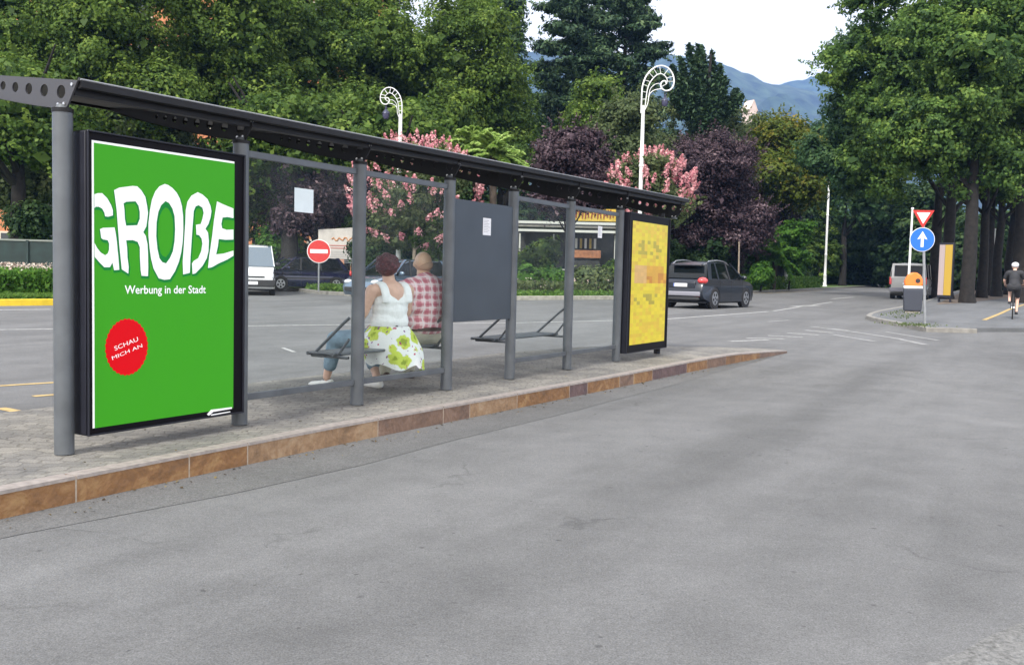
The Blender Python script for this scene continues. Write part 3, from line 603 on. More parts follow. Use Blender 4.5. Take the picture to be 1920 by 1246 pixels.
# perforated roof arms: a deep plate at the post that tapers towards the road, with round holes
def fill_loops(loops):
    bm = bmesh.new(); pts = [p for l in loops for p in l]; bv = [bm.verts.new((p.x, p.y, 0)) for p in pts]; o = 0; ed = []
    for l in loops:
        k_ = len(l); ed += [bm.edges.new((bv[o+i], bv[o+(i+1) % k_])) for i in range(k_)]; o += k_
    bm.verts.index_update(); r_ = bmesh.ops.triangle_fill(bm, use_beauty=True, edges=ed)
    tri = [tuple(v.index for v in f.verts) for f in bm.faces]; bm.free(); return pts, tri
def arm(a, k):
    b = MB(); top = lambda y: roof_z(y)+SL(a)+(.020 if k == 0 else -.014); ys_ = np.linspace(-.158 if k == 0 else -.11, RD-.02, 90); d0 = roof_z(0)+SL(a)-2.062
    def bot(y):
        if y < .06: return 2.062+max(0, (-.045-y))*1.5
        q_ = (y-.06)/(RD-.08); return roof_z(y)+SL(a)-(.035+(d0-.035)*(1-q_**1.6))
    holes = [(w_, (top(w_)+bot(w_))/2+.012, r_) for w_, r_ in ((.005, .040), (.165, .037), (.315, .034), (.45, .031), (.575, .027), (.69, .024), (.795, .021), (.89, .017))]
    # plate built as a polygon with holes (tessellated)
    outer = [Vector((y, top(y), 0)) for y in ys_]+[Vector((y, bot(y), 0)) for y in reversed(ys_)]
    loops = [outer]
    for (hy, hz, hr) in holes: loops.append([Vector((hy+hr*math.cos(2*PI*q/16), hz+hr*math.sin(2*PI*q/16), 0)) for q in range(16)])
    pts, tri = fill_loops(loops); n = len(pts); t = .006
    vs = [(a-t, p.x, p.y) for p in pts]+[(a+t, p.x, p.y) for p in pts]; fs = [tuple(q) for q in tri]+[tuple(i+n for i in reversed(q)) for q in tri]; o = 0
    for l in loops:
        m_ = len(l); fs += [(o+i, o+(i+1) % m_, n+o+(i+1) % m_, n+o+i) for i in range(m_)]; o += m_
    b.add(vs, fs)
    pl = b.build('roof_arm', M['arm'] if k == 0 else M['steel_dark'], shl)  # end arm in paler steel: the light on it is put into the colour
    c = MB(); c.tube([(a, 0, 2.05), (a, 0, 2.085)], [.05, .03], 16); c.build('arm_socket', M['steel'], pl)
    f = MB(); f.add([(a-.035, y, bot(y)-.004) for y in ys_[12::6]]+[(a+.035, y, bot(y)-.004) for y in ys_[12::6]], [(i, i+1, len(ys_[12::6])+i+1, len(ys_[12::6])+i) for i in range(len(ys_[12::6])-1)]); f.build('arm_flange', M['steel_dark'], pl)
    for (dy, dz) in ((-.025, 2.088), (.03, 2.088), (-.10, 2.195)):
        MB().tube([(a-.012, dy, dz), (a+.012, dy, dz)], .010, 8).build('bolt', M['bolt'], pl)
for i, a in enumerate(posts[:7]+[10.35]): arm(a, i)
# glass bays with top and bottom rails
for (i, j, zt) in ((1, 2, 1.975), (2, 3, 1.975), (4, 5, 1.975), (5, 6, 1.975)):
    a, c = posts[i]+.06, posts[j]-.06
    MB().box(((a+c)/2, 0, zt), (c-a, .03, .05)).build('glass_rail', M['steel'], shl, bevel=.004)
    MB().box(((a+c)/2, 0, .195), (c-a, .035, .05)).build('glass_rail', M['steel'], shl, bevel=.004)
    MB().box(((a+c)/2, 0, (.22+zt-.025)/2), (c-a-.01, .008, zt-.025-.222)).build('glass_pane', M['glass'], shl)
# solid notice panel in bay 4
a, c = posts[3]+.062, posts[4]-.05
MB().box(((a+c)/2, 0, (.66+1.87)/2), (c-a, .05, 1.21)).build('notice_board', M['panel'], shl, bevel=.004)
# mesh benches on the road side, on triangular brackets
def bench(a0, a1, ps):
    s = MB(); s.box(((a0+a1)/2, .325, .425), (a1-a0, .27, .016)); st = s.build('bench_seat', M['steel'], shl, bevel=.008)
    s = MB(); s.tube([(a0, .465, .42), (a1, .465, .42)], .016, 10); s.tube([(a0, .185, .42), (a1, .185, .42)], .014, 10); s.build('seat_rail', M['steel'], st)
    for p in ps:
        s = MB(); s.tube([(p, .045, .74), (p, .10, .70), (p, .44, .41)], .014, 8); s.tube([(p, .05, .40), (p, .46, .40)], .014, 8); s.tube([(p, .045, .56), (p, .16, .42)], .012, 8); s.build('bench_bracket', M['steel'], shl)
bench(2.66, 4.26, (2.71, 4.20)); bench(5.33, 6.87, (5.41, 6.77))

# ================================================================== ADVERTISING CASES
def ad_case(a0, a1, z0, z1, label):
    t = thing('advertising_case', label, 'advertising case', (*A(a0, -.11), PAVE), SH_ROT)
    # local x along, y towards road, z up ; front (poster side) at y=0 looking at -y
    Wd = a1-a0; b = MB(); b.box((Wd/2, .085, (z0+z1)/2), (Wd, .165, z1-z0)); cs = b.build('case', M['case'], t, bevel=.012)
    e = MB(); f = .011
    e.box((Wd/2, -.006, z1-f/2), (Wd, .02, f)); e.box((Wd/2, -.006, z0+f/2), (Wd, .02, f)); e.box((f/2, -.006, (z0+z1)/2), (f, .02, z1-z0-2*f)); e.box((Wd-f/2, -.006, (z0+z1)/2), (f, .02, z1-z0-2*f))
    e.build('door_frame', M['case'], t, bevel=.004)
    MB().box((Wd/2, -.001, (z0+z1)/2), (Wd-2*f-.002, .006, z1-z0-2*f-.002)).build('black_border', M['black'], t)
    return t, Wd
c1, W1 = ad_case(.075, 1.345, .105, 1.945, 'large black light case with a green poster reading GROßE at the near shelter end')
def on1(u, v):      # photo point -> (x,z) of the first case front
    d = ray(u, v); t_ = (.13+P1@N)/(d[:2]@N); p = d*t_+np.array([0, 0, EYE]); return (float((p[:2]-P1)@D)-.075, p[2]-PAVE)
def printed(poly, name, m, par, y, th=.0012):
    b = MB(); b.prism(poly, lambda x, z, h: (x, y-h, z), 0, th); return b.build(name, m, par)
PO = [on1(174.5, 269), on1(441, 297), on1(441, 766), on1(177, 801)]
px0, px1 = (PO[0][0]+PO[3][0])/2, (PO[1][0]+PO[2][0])/2; pz1, pz0 = (PO[0][1]+PO[1][1])/2, (PO[2][1]+PO[3][1])/2
printed([(px0, pz0), (px1, pz0), (px1, pz1), (px0, pz1)], 'poster_margin', M['pwhite'], c1, -.0045)
post = printed([(px0+.014, pz0-.0), (px1, pz0-.0), (px1, pz1-.014), (px0+.014, pz1-.014)], 'poster', M['green'], c1, -.0062)
def cz(pts, ox): return [on1(ox+x/6.233, 330+y/6.233) for x, y in pts]
G1 = [(84, 212), (130, 200), (180, 200), (240, 260), (285, 340), (305, 400), (305, 460), (250, 475), (215, 470), (205, 425), (180, 380), (140, 358), (104, 358), (84, 376)]
G2_ = [(84, 780), (120, 840), (165, 895), (215, 925), (245, 905), (260, 865), (262, 790), (245, 750), (190, 740), (170, 725), (155, 620), (190, 605), (325, 600), (335, 650), (350, 750), (360, 860), (372, 980), (380, 1095), (320, 1100), (300, 1010), (270, 1065), (205, 1065), (150, 1010), (84, 942)]
Ro = [(320, 165), (380, 135), (540, 115), (590, 120), (640, 170), (685, 245), (705, 350), (715, 430), (705, 520), (695, 590), (660, 655), (690, 700), (710, 800), (715, 900), (718, 1060), (715, 1170), (640, 1165), (630, 1100), (622, 950), (620, 830), (595, 770), (540, 748), (460, 750), (470, 830), (475, 950), (490, 1060), (485, 1140), (410, 1090), (395, 950), (380, 800), (365, 600), (350, 400), (335, 280)]
Rh = [(430, 320), (460, 300), (570, 295), (605, 345), (620, 420), (620, 500), (590, 575), (460, 580), (445, 500), (440, 400)]
Oo = [(70, 92), (110, 105), (160, 140), (210, 195), (245, 260), (270, 350), (284, 470), (286, 620), (280, 760), (262, 890), (235, 1000), (190, 1110), (130, 1205), (65, 1212), (0, 1195), (-61, 1080), (-91, 960), (-106, 850), (-120, 700), (-120, 550), (-103, 400), (-81, 280), (-41, 180), (8, 120)]
Oh = [(78, 292), (120, 315), (160, 380), (185, 470), (192, 620), (185, 760), (165, 880), (130, 960), (85, 1020), (40, 1005), (8, 960), (-16, 850), (-31, 700), (-26, 540), (-6, 420), (28, 340)]
Sz = [(285, 1150), (280, 1000), (290, 860), (300, 700), (310, 550), (315, 400), (335, 300), (380, 230), (455, 188), (510, 215), (570, 270), (605, 350), (615, 410), (605, 480), (580, 560), (545, 615), (575, 660), (585, 760), (580, 880), (560, 960), (510, 1050), (430, 1135), (395, 1145), (388, 1020), (410, 990), (460, 960), (495, 880), (510, 790), (500, 730), (470, 690), (440, 685), (435, 570), (490, 560), (510, 500), (525, 430), (510, 370), (465, 340), (430, 355), (408, 410), (400, 520), (390, 650), (380, 800), (370, 950), (362, 1130)]
Eo = [(575, 1075), (590, 930), (605, 830), (625, 690), (645, 520), (665, 390), (680, 295), (740, 325), (872, 380), (872, 492), (800, 478), (745, 485), (730, 560), (740, 610), (790, 628), (872, 625), (872, 742), (780, 745), (700, 735), (690, 820), (670, 915), (760, 905), (872, 870), (872, 930), (800, 975), (700, 1020), (620, 1065)]
def glyph(loops, y, th, m, dx=0., dz=0., grow=0.):
    b = MB(); ls = []
    for li, l in enumerate(loops):
        P = [np.array(p) for p in l]; n = len(P); ar = sum(P[i][0]*P[(i+1) % n][1]-P[(i+1) % n][0]*P[i][1] for i in range(n)); sg = 1 if ar > 0 else -1; Q = []
        if li: sg = -sg
        for i in range(n):
            t = P[(i+1) % n]-P[i-1]; t = t/max(1e-9, np.linalg.norm(t)); Q.append(P[i]+np.array([t[1], -t[0]])*sg*grow*(1 if not li else -1)*(1))
        ls.append([Vector((min(max(q[0]+dx, px0+.015), px1-.001), q[1]+dz, 0)) for q in Q])
    tri = tessellate_polygon(ls); pts = [p for l in ls for p in l]; n = len(pts)
    vs = [(p.x, y, p.y) for p in pts]+[(p.x, y-th, p.y) for p in pts]; fs = [tuple(t) for t in tri]+[tuple(i+n for i in reversed(t)) for t in tri]; o = 0
    for l in ls: k = len(l); fs += [(o+i, o+(i+1) % k, n+o+(i+1) % k, n+o+i) for i in range(k)]; o += k
    b.add(vs, fs); return b
gl = [[cz(G1, 165)], [cz(G2_, 165)], [cz(Ro, 165), cz(Rh, 165)], [cz(Oo, 300), cz(Oh, 300)], [cz(Sz, 300)], [cz(Eo, 300)]]
sh_ = MB(); tx = MB()
for g in gl:
    q = glyph([g[0]], -.0076, .0003, None, .004, -.010, .009); sh_.add(q.v, q.f)
    q = glyph(g, -.0082, .0006, None); tx.add(q.v, q.f)
    if len(g) > 1:
        q = MB()
sh_.build('lettering_shadow', M['green_shadow'], post)
tx.build('lettering', M['pwhite'], post)
# letter counters stay light green inside the dark halo
for g in gl:
    if len(g) > 1: glyph([[tuple((np.array(p)-np.mean(g[1], 0))*.80+np.mean(g[1], 0)) for p in g[1]]], -.0080, .0003, None).build('letter_counter', M['green'], post)
def put_text(txt, u0, v0, u1, v1, name, m, bold=.01, rot=0.):
    a = on1(u0, v1); c = on1(u1, v0); v, f = text_mesh(txt, a[0], c[0], min(a[1], c[1]), max(a[1], c[1]), bold); ce = v.mean(0)
    if rot: v = (v-ce)@np.array([[math.cos(rot), math.sin(rot)], [-math.sin(rot), math.cos(rot)]])+ce
    b = MB(); b.add([(p[0], -.0096, p[1]) for p in v], f); return b.build(name, m, post)
put_text('Werbung in der Stadt', 236, 535, 388, 556, 'subtitle', M['pwhite'], .012)
# red serrated seal
c0 = on1(240.5, 650.5); ce = np.array(c0); rx = (on1(281, 650)[0]-on1(200, 651)[0])/2; rz = (on1(240, 597)[1]-on1(240, 705)[1])/2; sp = []
for i in range(64):
    q = 2*PI*i/64; r_ = 1.0 if i % 2 else .955; sp.append((ce[0]+rx*r_*math.cos(q), ce[1]+rz*r_*math.sin(q)))
printed(sp, 'seal', M['pred'], post, -.0078, .001)
put_text('SCHAU', 216, 640, 262, 651, 'seal_text', M['pwhite'], .0, R(17)); put_text('MICH AN', 211, 655, 270, 666, 'seal_text', M['pwhite'], .0, R(17))
# small maker's mark at the foot of the frame
mk = MB()
for pl in ([(391, 777), (398, 768), (437, 763), (437, 766), (402, 772), (394, 779)], [(398, 777), (434, 771), (434, 772.5), (398, 779)]): mk.prism([on1(*p) for p in pl], lambda x, z, h: (x, -.0048-h, z), 0, .004)
mk.build('maker_mark', M['pwhite'], c1)

c2, W2 = ad_case(8.35, 9.88, .10, 2.02, 'black light case with a yellow and orange mosaic poster at the far shelter end')
# yellow poster : coarse mosaic, colours read from the photo
pm = bpy.data.materials.new('mosaic_poster'); pm.use_nodes = True; t = pm.node_tree; bs = t.nodes['Principled BSDF']; at = t.nodes.new('ShaderNodeAttribute'); at.attribute_name = 'Col'
t.links.new(at.outputs['Color'], bs.inputs['Base Color']); bs.inputs['Roughness'].default_value = .35; bs.inputs['Emission Strength'].default_value = .12; t.links.new(at.outputs['Color'], bs.inputs['Emission Color'])  # slight added backlight glow, as on the green poster
nx, nz = 12, 34; rr = random.Random(11); b = MB(); x0_, x1_, z0_, z1_ = .10, W2-.10, .21, 1.91; cc = []
Y, Yd, O, Od, Pk, Ol = (.62, .50, .020), (.60, .42, .03), (.58, .32, .03), (.48, .20, .02), (.58, .36, .12), (.38, .31, .03)
vid = []; 
for j in range(nz):
    for i in range(nx):
        fz = 1-(j+.5)/nz; fx = (i+.5)/nx; c = Y if rr.random() < .72 else Yd     # fz: 0 top .. 1 bottom
        fz = 1-fz; fz = 1-fz
        if .10 < fz < .17 and .35 < fx < .9 and rr.random() < .55: c = Yd
        if .32 < fz < .42 and .1 < fx < .75 and rr.random() < .45: c = Ol
        if .49 < fz < .64 and .05 < fx < .95: c = Pk if fx < .45 else O
        if .50 < fz < .58 and fx > .45: c = Od if rr.random() < .6 else O
        if .72 < fz < .86 and .15 < fx < .8 and rr.random() < .42: c = Ol
        if .90 < fz < .97 and rr.random() < .3: c = Yd
        s = rr.uniform(.92, 1.08); cc.append(tuple(min(1, q*s) for q in c))
        xa = x0_+(x1_-x0_)*i/nx; xb = x0_+(x1_-x0_)*(i+1)/nx; za = z1_-(z1_-z0_)*j/nz; zb = z1_-(z1_-z0_)*(j+1)/nz
        o = len(b.v); b.v += [(xa, -.008, zb), (xb, -.008, zb), (xb, -.008, za), (xa, -.008, za)]; b.f.append((o, o+1, o+2, o+3)); b.sm.append(False)
me = bpy.data.meshes.new('poster'); me.from_pydata(b.v, [], b.f); ca = me.color_attributes.new('Col', 'FLOAT_COLOR', 'CORNER')
for p in me.polygons:
    for li in p.loop_indices: ca.data[li].color = (*cc[p.index], 1)
me.materials.append(pm); o = bpy.data.objects.new('poster', me); COL.objects.link(o); o.parent = c2
# notices taped to the shelter
def sheet(al, w, z, wd, ht, m, label, lines=True):
    t = thing('paper_notice', label, 'notice', (*A(al, w), PAVE+z), SH_ROT)
    MB().box((0, 0, 0), (wd, .002, ht)).build('sheet', M[m], t)
    if lines:
        b = MB(); rr_ = random.Random(int(al*10))
        for k in range(8): L = wd*rr_.uniform(.45, .78); b.box((-wd*.4+L/2, -.0018, ht*.36-k*ht*.095), (L, .0008, ht*.022))
        b.build('printed_lines', M['ink'], t)
    return t
def al_at(u, v, w):
    d = ray(u, v); t_ = (-w+P1@N)/(d[:2]@N); p = d*t_+np.array([0, 0, EYE]); return float((p[:2]-P1)@D), p[2]-PAVE
q = al_at(570, 376, -.006); sheet(q[0], -.006, q[1], .215, .185, 'paper', 'blank pale blue sheet taped on the glass beside the green poster case', False)
q = al_at(913, 425, -.027); sheet(q[0], -.027, q[1], .155, .175, 'paper2', 'white printed sheet taped on the solid dark grey notice panel')
q = al_at(1125, 435, -.006); sheet(q[0], -.006, q[1], .125, .15, 'paper2', 'small white sheet on the far glass pane next to the yellow poster case')

# ================================================================== PEOPLE
def caps(L):
    b = MB()
    for q in L:
        if q[0] == 'e': b.ell(q[1], q[2], 20, 14, q[3] if len(q) > 3 else None)
        else: b.cap(q[0], q[1], q[2], q[3], 16)
    return b
def hand(base, fwd, up, side):
    """palm, four unequal bent fingers and a side thumb, as capsules"""
    f, u = Vector(fwd).normalized(), Vector(up).normalized(); s = f.cross(u).normalized()*side; p = Vector(base); L = [(p, p+f*.07, .024, .026), (p+s*.018+f*.02, p+s*.022+f*.08, .016, .014), (p-s*.018+f*.02, p-s*.022+f*.08, .016, .014)]
    for k, ln in enumerate((.062, .075, .070, .055)):
        o = p+f*.085+s*(.030-.020*k); m1 = o+f*ln*.5-u*.006; L += [(o, m1, .0095, .009), (m1, m1+f*ln*.36-u*ln*.34, .009, .0075)]
    th = p+f*.025+s*.03; L += [(th, th+f*.03+s*.022, .012, .010), (th+f*.03+s*.022, th+f*.062+s*.026-u*.008, .010, .008)]
    return L
def head(c, k=1., bald=True, turn=0.):
    """face looks along +y (away from the camera)"""
    c = Vector(c); rot = Matrix.Rotation(turn, 3, 'Z'); P = lambda x, y, z: c+rot @ Vector((x*k, y*k, z*k))
    L = [('e', P(0, -.008, .018), (.078*k, .096*k, .102*k), rot), ('e', P(0, .026, -.035), (.060*k, .070*k, .078*k), rot), ('e', P(0, .060, -.088), (.028*k, .028*k, .022*k), rot),
         (P(0, .092, .01), P(0, .108, -.024), .010*k, .015*k), (P(-.018, .094, -.055), P(.018, .094, -.055), .009*k, .009*k)]
    for s in (-1, 1):
        L += [('e', P(s*.081, .002, -.010), (.010*k, .020*k, .032*k), rot), ('e', P(s*.045, .060, -.025), (.024*k, .024*k, .024*k), rot), (P(s*.016, .082, .034), P(s*.046, .078, .032), .010*k, .009*k)]
    return L, P
def eyes(P, par):
    for s in (-1, 1):
        MB().ell(P(s*.031, .079, .010), (.010, .007, .006), 10, 8).build('eye', M['pwhite_eye'], par)
        MB().ell(P(s*.031, .0845, .010), (.0048, .003, .0048), 8, 6).build('iris', M['belt'], par)
M['pwhite_eye'] = mat('eye_white', (.6, .58, .55), .2)

wo = thing('person', 'seated person with short dark red hair, white tank top and lime floral skirt over jeans', 'person', (*A(3.60, .31), PAVE), SH_ROT-.28); wo.scale = (1.08, 1.0, .965)
# local: x right, y forward, seat surface z=.44
L = [((0, .02, .56), (0, -.02, .80), .135, .135), ((0, -.02, .80), (0, -.03, .98), .13, .125), ((-.13, -.03, 1.00), (.13, -.03, 1.00), .075, .075), ((0, -.02, 1.02), (0, .012, 1.15), .062, .054),
     ((-.195, -.03, 1.005), (-.245, .03, .78), .056, .046), ((-.245, .03, .78), (-.17, .24, .665), .043, .030),
     ((.195, -.03, 1.005), (.235, .05, .78), .056, .046), ((.235, .05, .78), (.13, .27, .665), .043, .030),
     ((-.10, .04, .52), (-.27, .44, .50), .10, .068), ((.10, .04, .52), (.06, .44, .50), .10, .068),
     ((-.27, .44, .50), (-.31, .52, .12), .060, .036), ((.06, .44, .50), (.05, .24, .12), .060, .036),
     ((-.31, .51, .055), (-.355, .63, .035), .026, .020), ((.05, .22, .055), (.035, .34, .035), .026, .020)]
L += hand((-.165, .255, .655), (.55, .8, -.15), (0, .1, 1), 1)+hand((.125, .285, .655), (-.55, .8, -.15), (0, .1, 1), -1)
hl, P = head((0, .045, 1.235), .97, turn=-.62)
body = caps(L+hl).build('body', M['skin'], wo, remesh=.0095, smooth=True); eyes(P, body)
h = [('e', (0, .010, 1.262), (.096, .104, .100)), ('e', (0, -.028, 1.235), (.094, .082, .100)), ('e', (0, -.02, 1.19), (.080, .066, .055)), ('e', (-.045, -.03, 1.30), (.055, .06, .045)), ('e', (.05, -.02, 1.305), (.05, .055, .04)), ('e', (.02, .02, 1.325), (.06, .06, .03))]
rr = random.Random(5)
for i in range(70):
    a, e_ = rr.uniform(0, 2*PI), rr.uniform(-.9, 1.0); d = Vector((math.cos(a)*math.sqrt(1-e_*e_), math.sin(a)*math.sqrt(1-e_*e_), e_))
    if d.y > .35 and d.z < .35: continue
    h.append(('e', (d.x*.088, -.008+d.y*.090, 1.25+d.z*.092), (rr.uniform(.018, .034),)*3))
hc_ = Vector((0, .030, 0)); hr_ = Matrix.Rotation(-.62, 3, 'Z'); h = [('e', tuple(hr_ @ (Vector(q[1])-hc_)+hc_), q[2], hr_) for q in h]
caps(h).build('hair', M['hair_red'], body, remesh=.008, smooth=True)
for s in (-1, 1): MB().ell(P(s*.086, .0, -.045), (.007, .007, .010), 8, 6).build('earring', M['bolt'], body)
# tank top: lofted shell with scooped back and straps
def loft(rings, n=36, close=False):
    b = MB(); vs = []
    for (cx, cy, z, rx_, ry_) in rings:
        for j in range(n):
            q = 2*PI*j/n; cq, sq = math.cos(q), math.sin(q); vs.append((cx+rx_*math.copysign(abs(cq)**.85, cq), cy+ry_*math.copysign(abs(sq)**.85, sq), z))
    k = len(rings); fs = [(i*n+j, i*n+(j+1) % n, (i+1)*n+(j+1) % n, (i+1)*n+j) for i in range(k-1) for j in range(n)]
    if close: fs += [tuple(range(n))[::-1], tuple((k-1)*n+j for j in range(n))]
    return b.add(vs, fs, True)
tl = [((0, .0, .70), (0, -.02, .80), .150, .148), ((-.04, -.02, .70), (.04, -.02, .70), .142, .142), ((-.04, -.02, .82), (.04, -.02, .82), .134, .134), ((-.05, -.03, .89), (.05, -.03, .89), .126, .126)]
for s_ in (-1, 1):
    for xo_ in (.098, .120, .142):
        pth = [(s_*xo_, -.140, .90), (s_*xo_, -.134, .96), (s_*xo_, -.110, 1.02), (s_*xo_, -.074, 1.058), (s_*xo_, -.028, 1.070), (s_*xo_, .03, 1.04), (s_*xo_, .07, .96)]
        tl += [(pth[i], pth[i+1], .020, .020) for i in range(len(pth)-1)]
caps(tl).build('tank_top', M['tank'], wo, remesh=.0085, smooth=True)
# floral skirt spread over hips and bench, hanging behind
fm = bpy.data.materials.new('floral_print'); fm.use_nodes = True; t = fm.node_tree; bs = t.nodes['Principled BSDF']; bs.inputs['Roughness'].default_value = .9
tc = t.nodes.new('ShaderNodeTexCoord'); Lk = t.links.new
def vor(sc, off):
    mp = t.nodes.new('ShaderNodeMapping'); mp.inputs['Location'].default_value = (off, off*.7, off*1.3); Lk(tc.outputs['Object'], mp.inputs['Vector'])
    nz_ = t.nodes.new('ShaderNodeTexNoise'); nz_.inputs['Scale'].default_value = 22; Lk(mp.outputs[0], nz_.inputs['Vector'])
    ad = t.nodes.new('ShaderNodeMixRGB'); ad.blend_type = 'ADD'; ad.inputs[0].default_value = .07; Lk(mp.outputs[0], ad.inputs[1]); Lk(nz_.outputs['Color'], ad.inputs[2])
    v = t.nodes.new('ShaderNodeTexVoronoi'); v.inputs['Scale'].default_value = sc; Lk(ad.outputs[0], v.inputs['Vector']); return v
def stepmix(prev, fac, lo, hi, col):
    r = t.nodes.new('ShaderNodeValToRGB'); r.color_ramp.elements[0].position = lo; r.color_ramp.elements[1].position = hi
    r.color_ramp.elements[0].color = (1, 1, 1, 1); r.color_ramp.elements[1].color = (0, 0, 0, 1); Lk(fac, r.inputs[0])
    x = t.nodes.new('ShaderNodeMixRGB'); Lk(r.outputs[0], x.inputs[0])
    if isinstance(prev, tuple): x.inputs[1].default_value = prev
    else: Lk(prev, x.inputs[1])
    x.inputs[2].default_value = (*col, 1); return x.outputs[0]
v1 = vor(7.0, 0); v2 = vor(13, 3.1); v3 = vor(16, 7.7)
c = stepmix((.74, .76, .74, 1), v1.outputs['Distance'], .46, .52, (.50, .60, .08)); c = stepmix(c, v1.outputs['Distance'], .20, .30, (.24, .32, .02))
c = stepmix(c, v2.outputs['Distance'], .16, .20, (.42, .04, .10)); c = stepmix(c, v3.outputs['Distance'], .13, .17, (.18, .06, .20)); Lk(c, bs.inputs['Base Color'])
n = 60; vs = []; rings = [(.0, .01, .655, .176, .168), (0, .01, .62, .20, .19), (.01, .02, .57, .235, .215), (.02, .03, .51, .265, .235), (.03, .02, .455, .275, .25), (.04, .0, .40, .275, .25), (.045, -.01, .34, .268, .25), (.05, -.02, .27, .262, .25)]
for i, (cx, cy, z, rx_, ry_) in enumerate(rings):
    for j in range(n):
        q = 2*PI*j/n; f = 1+.035*i/7*math.sin(q*9+1)+.03*i/7*math.sin(q*5); front = max(0, math.sin(q)); zz = z+(front*.24*max(0, i-3)/4.0)*(1)+.03*(i == 7)*math.sin(q*4)-(.05 if i == 7 and math.cos(q) > .3 else 0)
        vs.append((cx+rx_*f*math.cos(q), cy-.03+ry_*f*math.sin(q)*(1+.35*front*min(i, 3)/3), min(zz, .60) if i > 2 else z))
MB().add(vs, [(i*n+j, i*n+(j+1) % n, (i+1)*n+(j+1) % n, (i+1)*n+j) for i in range(len(rings)-1) for j in range(n)], True).build('skirt', fm, wo, subsurf=1)
MB().ell((-.02, -.165, .655), (.016, .008, .014), 10, 8).build('waist_button', M['belt'], wo)
jl = [((-.10, .05, .525), (-.27, .44, .505), .112, .082), ((.10, .05, .525), (.06, .44, .505), .112, .082), ((-.27, .44, .505), (-.295, .49, .235), .078, .062), ((.06, .44, .505), (.055, .31, .24), .078, .062), ((-.05, .0, .54), (.05, .0, .54), .12, .12)]
caps(jl).build('cropped_jeans', M['jeans'], wo, remesh=.012, smooth=True)
for (x, y, sl_x) in ((-.31, .52, -.38), (.05, .24, -.1)):
    Q = lambda dx, dy, z: (x+dx+sl_x*dy, y+dy, z)
    s = caps([(Q(0, -.035, .050), Q(0, .15, .034), .042, .034), (Q(0, .05, .045), Q(0, .17, .030), .040, .026), ('e', Q(0, -.04, .062), (.036, .035, .040))]).build('shoe', M['shoe'], wo, remesh=.007, smooth=True)
    MB().prism([(x+.040*math.sin(q)*(1 if math.cos(q) < 0 else .95)+sl_x*(.06+.145*math.cos(q)), y+.06+.145*math.cos(q)) for q in np.linspace(0, 2*PI, 24, endpoint=False)], lambda a, c_, h_: (a, c_, h_), .0, .012).build('sole', M['sole'], s)

ma = thing('person', 'seated bald person seen from behind in a pink and white plaid shirt and belt', 'person', (*A(4.22, .33), PAVE), SH_ROT-.42); ma.scale = (1.12, 1.05, .965)
L = [((0, .02, .56), (0, -.02, .80), .115, .14), ((0, -.02, .80), (0, -.02, 1.0), .15, .14), ((-.15, -.02, 1.02), (.15, -.02, 1.02), .08, .08), ((0, -.01, 1.05), (0, .03, 1.18), .070, .064),
     ((-.225, -.02, 1.02), (-.27, .06, .78), .062, .050), ((-.27, .06, .78), (-.17, .28, .66), .046, .032), ((.225, -.02, 1.02), (.27, .06, .78), .062, .050), ((.27, .06, .78), (.17, .28, .66), .046, .032),
     ((-.11, .04, .53), (-.13, .48, .52), .10, .07), ((.11, .04, .53), (.13, .48, .52), .10, .07), ((-.13, .48, .52), (-.13, .52, .11), .058, .038), ((.13, .48, .52), (.13, .52, .11), .058, .038),
     ((-.13, .49, .055), (-.13, .66, .035), .036, .032), ((.13, .49, .055), (.13, .66, .035), .036, .032)]
L += hand((-.165, .295, .65), (.5, .8, -.2), (0, .1, 1), 1)+hand((.165, .295, .65), (-.5, .8, -.2), (0, .1, 1), -1)
hl, P = head((0, .04, 1.275), 1.02, turn=-.5)
body = caps(L+hl).build('body', M['scalp'], ma, remesh=.0095, smooth=True); eyes(P, body)
caps([('e', (0, .030, 1.262), (.0835, .1015, .058)), ('e', (0, .028, 1.24), (.076, .092, .05))]).build('hair', mat('grey_stubble', (.46, .30, .20), .8, noise=.12, nscale=60), body, remesh=.008, smooth=True)
sm = bpy.data.materials.new('plaid'); sm.use_nodes = True; t = sm.node_tree; bs = t.nodes['Principled BSDF']; bs.inputs['Roughness'].default_value = .9; Lk = t.links.new
tc = t.nodes.new('ShaderNodeTexCoord'); sx = t.nodes.new('ShaderNodeSeparateXYZ'); 
wn = t.nodes.new('ShaderNodeTexNoise'); wn.inputs['Scale'].default_value = 7; Lk(tc.outputs['Object'], wn.inputs['Vector'])
ad = t.nodes.new('ShaderNodeMixRGB'); ad.blend_type = 'ADD'; ad.inputs[0].default_value = .035; Lk(tc.outputs['Object'], ad.inputs[1]); Lk(wn.outputs['Color'], ad.inputs[2]); Lk(ad.outputs[0], sx.inputs[0])
def band(src, freq, ph, lo, hi, sc_=1):
    a_ = t.nodes.new('ShaderNodeMath'); a_.operation = 'MULTIPLY_ADD'; a_.inputs[1].default_value = freq; a_.inputs[2].default_value = ph; Lk(src, a_.inputs[0])
    s_ = t.nodes.new('ShaderNodeMath'); s_.operation = 'SINE'; Lk(a_.outputs[0], s_.inputs[0])
    r_ = t.nodes.new('ShaderNodeMapRange'); r_.inputs[1].default_value = lo; r_.inputs[2].default_value = hi; Lk(s_.outputs[0], r_.inputs[0]); return r_.outputs[0]
c = (.85, .60, .63, 1)
